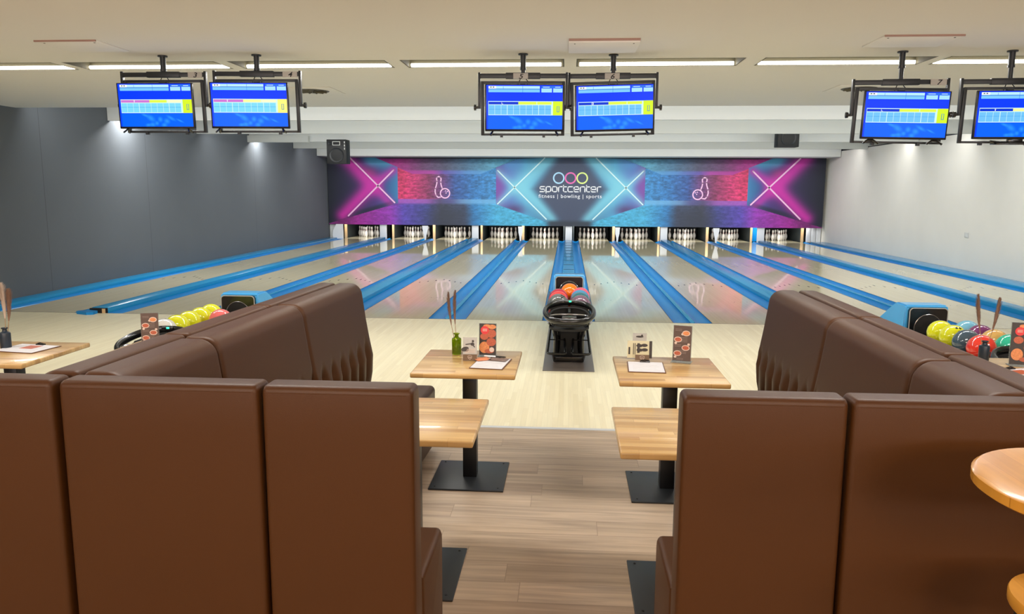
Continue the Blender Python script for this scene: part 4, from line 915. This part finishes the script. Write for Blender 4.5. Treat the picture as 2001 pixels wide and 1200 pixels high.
# ------------------------------------------------------------------ ball returns and balls
def ball_return(x, y, label, sy=1.0):
    t = thing('ball_return', label, 'ball return', (x, y, 0), group='ball returns')
    # hood fairing
    b = B(); n = [( .0, .30), (.0, .69), (.02, .715), (.22, .715), (.27, .70), (1.42, .03), (1.42, .0), (.0, .0)]
    t2 = bmesh.new(); vs0 = [t2.verts.new((-.195 if q[1] > .5 else -.215, q[0], q[1])) for q in n]; vs1 = [t2.verts.new((.195 if q[1] > .5 else .215, q[0], q[1])) for q in n]
    t2.faces.new(vs0); t2.faces.new(vs1[::-1])
    for i in range(len(n)): t2.faces.new((vs0[i], vs0[(i+1) % len(n)], vs1[(i+1) % len(n)], vs1[i]))
    bmesh.ops.recalc_face_normals(t2, faces=t2.faces[:]); bmesh.ops.bevel(t2, geom=t2.edges[:], offset=.014, segments=2, affect='EDGES')
    t2.verts.index_update(); b._add([v.co.copy() for v in t2.verts], [[v.index for v in f.verts] for f in t2.faces]); t2.free()
    b.build('hood', M['blue_hood'], t)
    pts = [(a, c) for a, c in rrect(.175, .20, .035, 6)]
    B().prism([(a, c+.495) for a, c in pts], -.035, .0, 'Y').build('hood_face', M['black_plastic'], t)
    pr = [(a*1.0, -.037, c*1.0+.495) for a, c in rrect(.172, .197, .035, 6)]
    B().tube(pr, .004, 8, closed=True).build('face_rim', M['sign_grey'], t)
    ar = [(.125*math.cos(a), -.039, .50+.135*math.sin(a)) for a in [PI*i/18 for i in range(19)]]
    B().prism([(.122, .32)]+[(p[0], p[2]) for p in ar]+[(-.122, .32)], -.041, -.036, 'Y').build('ball_opening', M['black_matt'], t)
    B().tube([(.125, -.041, .34)]+ar+[(-.125, -.041, .34)], .004, 8).build('opening_rim', M['chrome'], t)
    B().box(-.004, .004, -.046, -.041, .36, .47).build('opening_flap', M['chrome'], t)
    # rack body
    b = B(); b.prism([(-.24, .47), (-.215, .43), (0, .40), (.215, .43), (.24, .47), (.225, .475), (.12, .445), (0, .46), (-.12, .445), (-.225, .475)], -1.66, -.04, 'Y'); b.build('ball_tray', M['black_plastic'], t)
    B().box(-.10, .10, -1.6, -.1, .30, .42, r=.02).build('rack_beam', M['black_plastic'], t)
    for sx in (-1, 1): B().tube([(sx*.245, -.06, .50), (sx*.245, -1.75, .50)], .012, 10).build('side_rail', M['black_plastic'], t)
    # end loop
    n_ = 48; lo = [(.248*math.copysign(abs(math.cos(a))**.8, math.cos(a)), -1.93+.30*math.copysign(abs(math.sin(a))**.85, math.sin(a)), .54+.055*math.sin(a)) for a in [2*PI*i/n_ for i in range(n_)]]
    B().tube(lo, .024, 12, closed=True, flat=1.35).build('end_loop', M['black_plastic'], t)
    li = [(p[0]*.84, -1.93+(p[1]+1.93)*.84, p[2]-.05) for p in lo]
    B().tube(li, .012, 8, closed=True).build('inner_loop', M['black_matt'], t)
    b = B(); b.prism([(p[0]*.98, -1.93+(p[1]+1.93)*.98) for p in li], .38, .40, 'Z'); b.box(-.012, .012, -1.93, -1.66, .40, .54); b.build('basket_floor', M['black_matt'], t)
    ca = [(.19*math.cos(a), -2.06+.10*math.sin(a), .52) for a in [PI*i/16 for i in range(17)]]
    B().tube(ca, .009, 8).build('inner_rail', M['chrome'], t)
    for sx in (-1, 1): B().tube([(sx*.19, -2.06, .52), (sx*.185, -2.08, .46), (sx*.16, -2.02, .40)], .009, 8).build('rail_bracket', M['chrome'], t)
    B().box(-.075, .075, -2.17, -2.05, .44, .525, r=.01).build('control_box', M['black_plastic'], t); B().box(-.06, .06, -2.175, -2.168, .46, .49, r=.001).build('control_window', M['chrome'], t)
    B().box(-.05, .05, -1.67, -1.60, .59, .622, r=.006).build('sensor_bar', M['black_plastic'], t); B().box(-.004, .02, -1.673, -1.668, .606, .620).build('status_light', M['led_green'], t)
    for sx in (-1, 1): B().box(min(sx*.012, sx*.20), max(sx*.012, sx*.20), -1.645, -1.625, .39, .575, r=.008).build('end_panel', M['black_matt'], t)
    # pedestal
    for sx in (-1, 1):
        b = B(); b.tube([(sx*.20, -1.98, .46), (sx*.15, -1.90, .38), (sx*.128, -1.78, .25), (sx*.128, -1.72, .03)], [.034, .034, .034, .036], 12); b.build('leg', M['black_plastic'], t)
        q = [(a*(1-.12*(c/.28)*1)+sx*(.125), c) for a, c in rrect(.082, .28, .03, 5)]
        b = B(); b.tube([(a, c-1.84, .22+c*.28) for a, c in q], .0125, 10, closed=True); b.tube([(sx*.125-.08, -1.80, .225), (sx*.125+.08, -1.80, .225)], .006, 8); b.build('foot_rail', M['black_plastic'], t)
        B().tube([(sx*.16, -2.10, .14), (sx*.15, -1.84, .02)], .014, 8).build('rail_strut', M['black_plastic'], t)
    B().box(-.11, .11, -1.76, -1.70, .04, .40, r=.01).build('front_panel', M['black_matt'], t)
    B().box(-.16, .16, -1.88, -1.60, 0.003, .06, r=.012).build('base', M['black_plastic'], t)
    B().box(-.09, .09, -1.8, -.2, 0.003, .34, r=.01).build('centre_column', M['black_matt'], t)
    for o in t.children:
        if not o.name.startswith(('hood', 'face', 'ball_open', 'opening')): o.scale.y = sy
    return t
RET = [(0.0, -.70, 'black and blue ball return in the centre of the approach'), (-3.37, -2.86, 'blue-hooded ball return half hidden behind the left bench row', .86), (3.37, -2.98, 'blue-hooded ball return half hidden behind the right bench row', .9)]
for r_ in RET: ball_return(*r_)
for i, (x, y) in enumerate(q[:2] for q in RET):
    o = B().box(-.257, .257, -2.28 if i == 0 else -1.9, .68 if i == 0 else 2.8, 0.0005, .0035).build('floor_plate', M['floor_plate'], loc=(x, y, 0))
    tag(o, 'dark metal floor plate under the %s ball return' % ('centre', 'left', 'right')[i], 'floor plate', 'floor plates under the ball returns')
bb = B(); bmesh.ops.create_uvsphere(bb.bm, u_segments=32, v_segments=20, radius=.108)
bm_o = bb.build('ball', None, smooth=3.0); ball_me = bm_o.data; bpy.data.objects.remove(bm_o)
hb = B()
for a, c in ((-.014, .02), (.014, .02), (.0, -.018)):
    v = Vector((a, c, math.sqrt(.108**2-a*a-c*c))); hb.lathe([(-.004, .0105), (.0012, .0105)], 14, Matrix.Translation(v) @ v.to_track_quat('Z', 'Y').to_matrix().to_4x4())
ho = hb.build('finger_holes', M['black_matt']); hole_me = ho.data; bpy.data.objects.remove(ho)
def ballmat(nm, c, c2=None, sw=.35):
    m_ = mat('ball_'+nm, c, .12, noise=sw, scale=9, coat=.6); return m_
balls = []
def ball(x, y, z, nm, col, label, rot=(0, 0, 0), sw=.12):
    t = thing('bowling_ball', label, 'bowling ball', (x, y, z), group='bowling balls on the returns'); t.rotation_euler = rot
    key = 'ball_'+nm
    if key not in M: M[key] = mat('ball_'+nm, col, .12, noise=sw, scale=9, coat=.6)
    o = bpy.data.objects.new('shell', ball_me.copy()); C.objects.link(o); o.parent = t; o.data.materials.clear(); o.data.materials.append(M[key])
    h = bpy.data.objects.new('finger_holes', hole_me); C.objects.link(h); h.parent = t
ZB = .552
ball(-.120, -2.12, ZB, 'grey', (96, 100, 100), 'dark grey bowling ball, front of the centre left row', (.5, .5, 0))
ball(-.121, -1.90, ZB, 'coral', (236, 60, 62), 'coral red bowling ball, second in the centre left row', (-.5, 0, 0))
ball(-.122, -1.68, ZB, 'crimson', (170, 30, 58), 'crimson bowling ball behind the coral one, centre left row', (-.5, 0, 0))
ball(.118, -2.20, ZB, 'mauve', (112, 84, 104), 'mauve bowling ball, front of the centre right row', (-.5, 0, 0))
ball(.119, -1.98, ZB, 'teal', (40, 104, 112), 'teal bowling ball, second in the centre right row', (-.5, 0, 0))
ball(.120, -1.76, ZB, 'navy', (70, 136, 176), 'blue bowling ball, third in the centre right row', (-.5, 0, 0))
ball(.130, -1.54, ZB, 'pink', (232, 84, 110), 'pink bowling ball at the back of the centre right row', (-.5, 0, 0))
ball(.005, -1.35, .575, 'orange', (244, 118, 16), 'bright orange bowling ball before the centre hood opening', (-.9, 0, 0))
YEL = (214, 216, 26)
for i, (y, lab) in enumerate(((-3.90, 'nearest'), (-3.68, 'second'), (-3.46, 'third'), (-3.24, 'farthest'))):
    ball(-3.49, y, ZB, 'yellow', YEL, 'yellow bowling ball, %s of four on the left ball return' % lab, (-1.2, .3*i, 0), .2)
ball(-3.25, -3.55, ZB, 'rose', (226, 110, 110), 'rose bowling ball barely showing before the left hood', (-.5, 0, 0))
ball(-3.49, -4.12, ZB, 'pearl', (206, 204, 196), 'pearl white bowling ball between the menu card and nearest yellow ball', (-.5, 0, 0))
ball(3.25, -3.52, ZB, 'yellow', YEL, 'yellow bowling ball nearest the right hood', (-1.2, .8, 0), .2)
ball(3.25, -3.745, ZB, 'yellow', YEL, 'yellow bowling ball with finger holes on the right ball return', (.75, .1, 0), .2)
ball(3.25, -3.97, ZB, 'slate', (62, 82, 96), 'slate grey bowling ball behind the right bench row', (-1, 0, 0))
ball(3.25, -4.20, ZB, 'red', (222, 58, 44), 'red bowling ball beside the dark vase', (-1, 0, 0), .3)
ball(3.49, -3.49, ZB, 'light_blue', (112, 176, 204), 'light blue bowling ball on the right ball return', (-1, 0, 0))
ball(3.49, -3.71, ZB, 'purple', (110, 44, 100), 'purple and white bowling ball behind the dried grass', (-1, 0, 0), .7)
ball(3.49, -3.93, ZB, 'gold', (206, 164, 92), 'golden bowling ball right of the dark vase', (-1, 0, 0), .25)
ball(3.49, -4.15, ZB, 'turquoise', (36, 182, 148), 'turquoise bowling ball right of the dark vase', (-1, 0, 0), .3)
ball(3.685, -4.03, ZB+.05, 'salmon', (224, 122, 84), 'salmon bowling ball beside the pizza menu card', (-1, 0, 0))
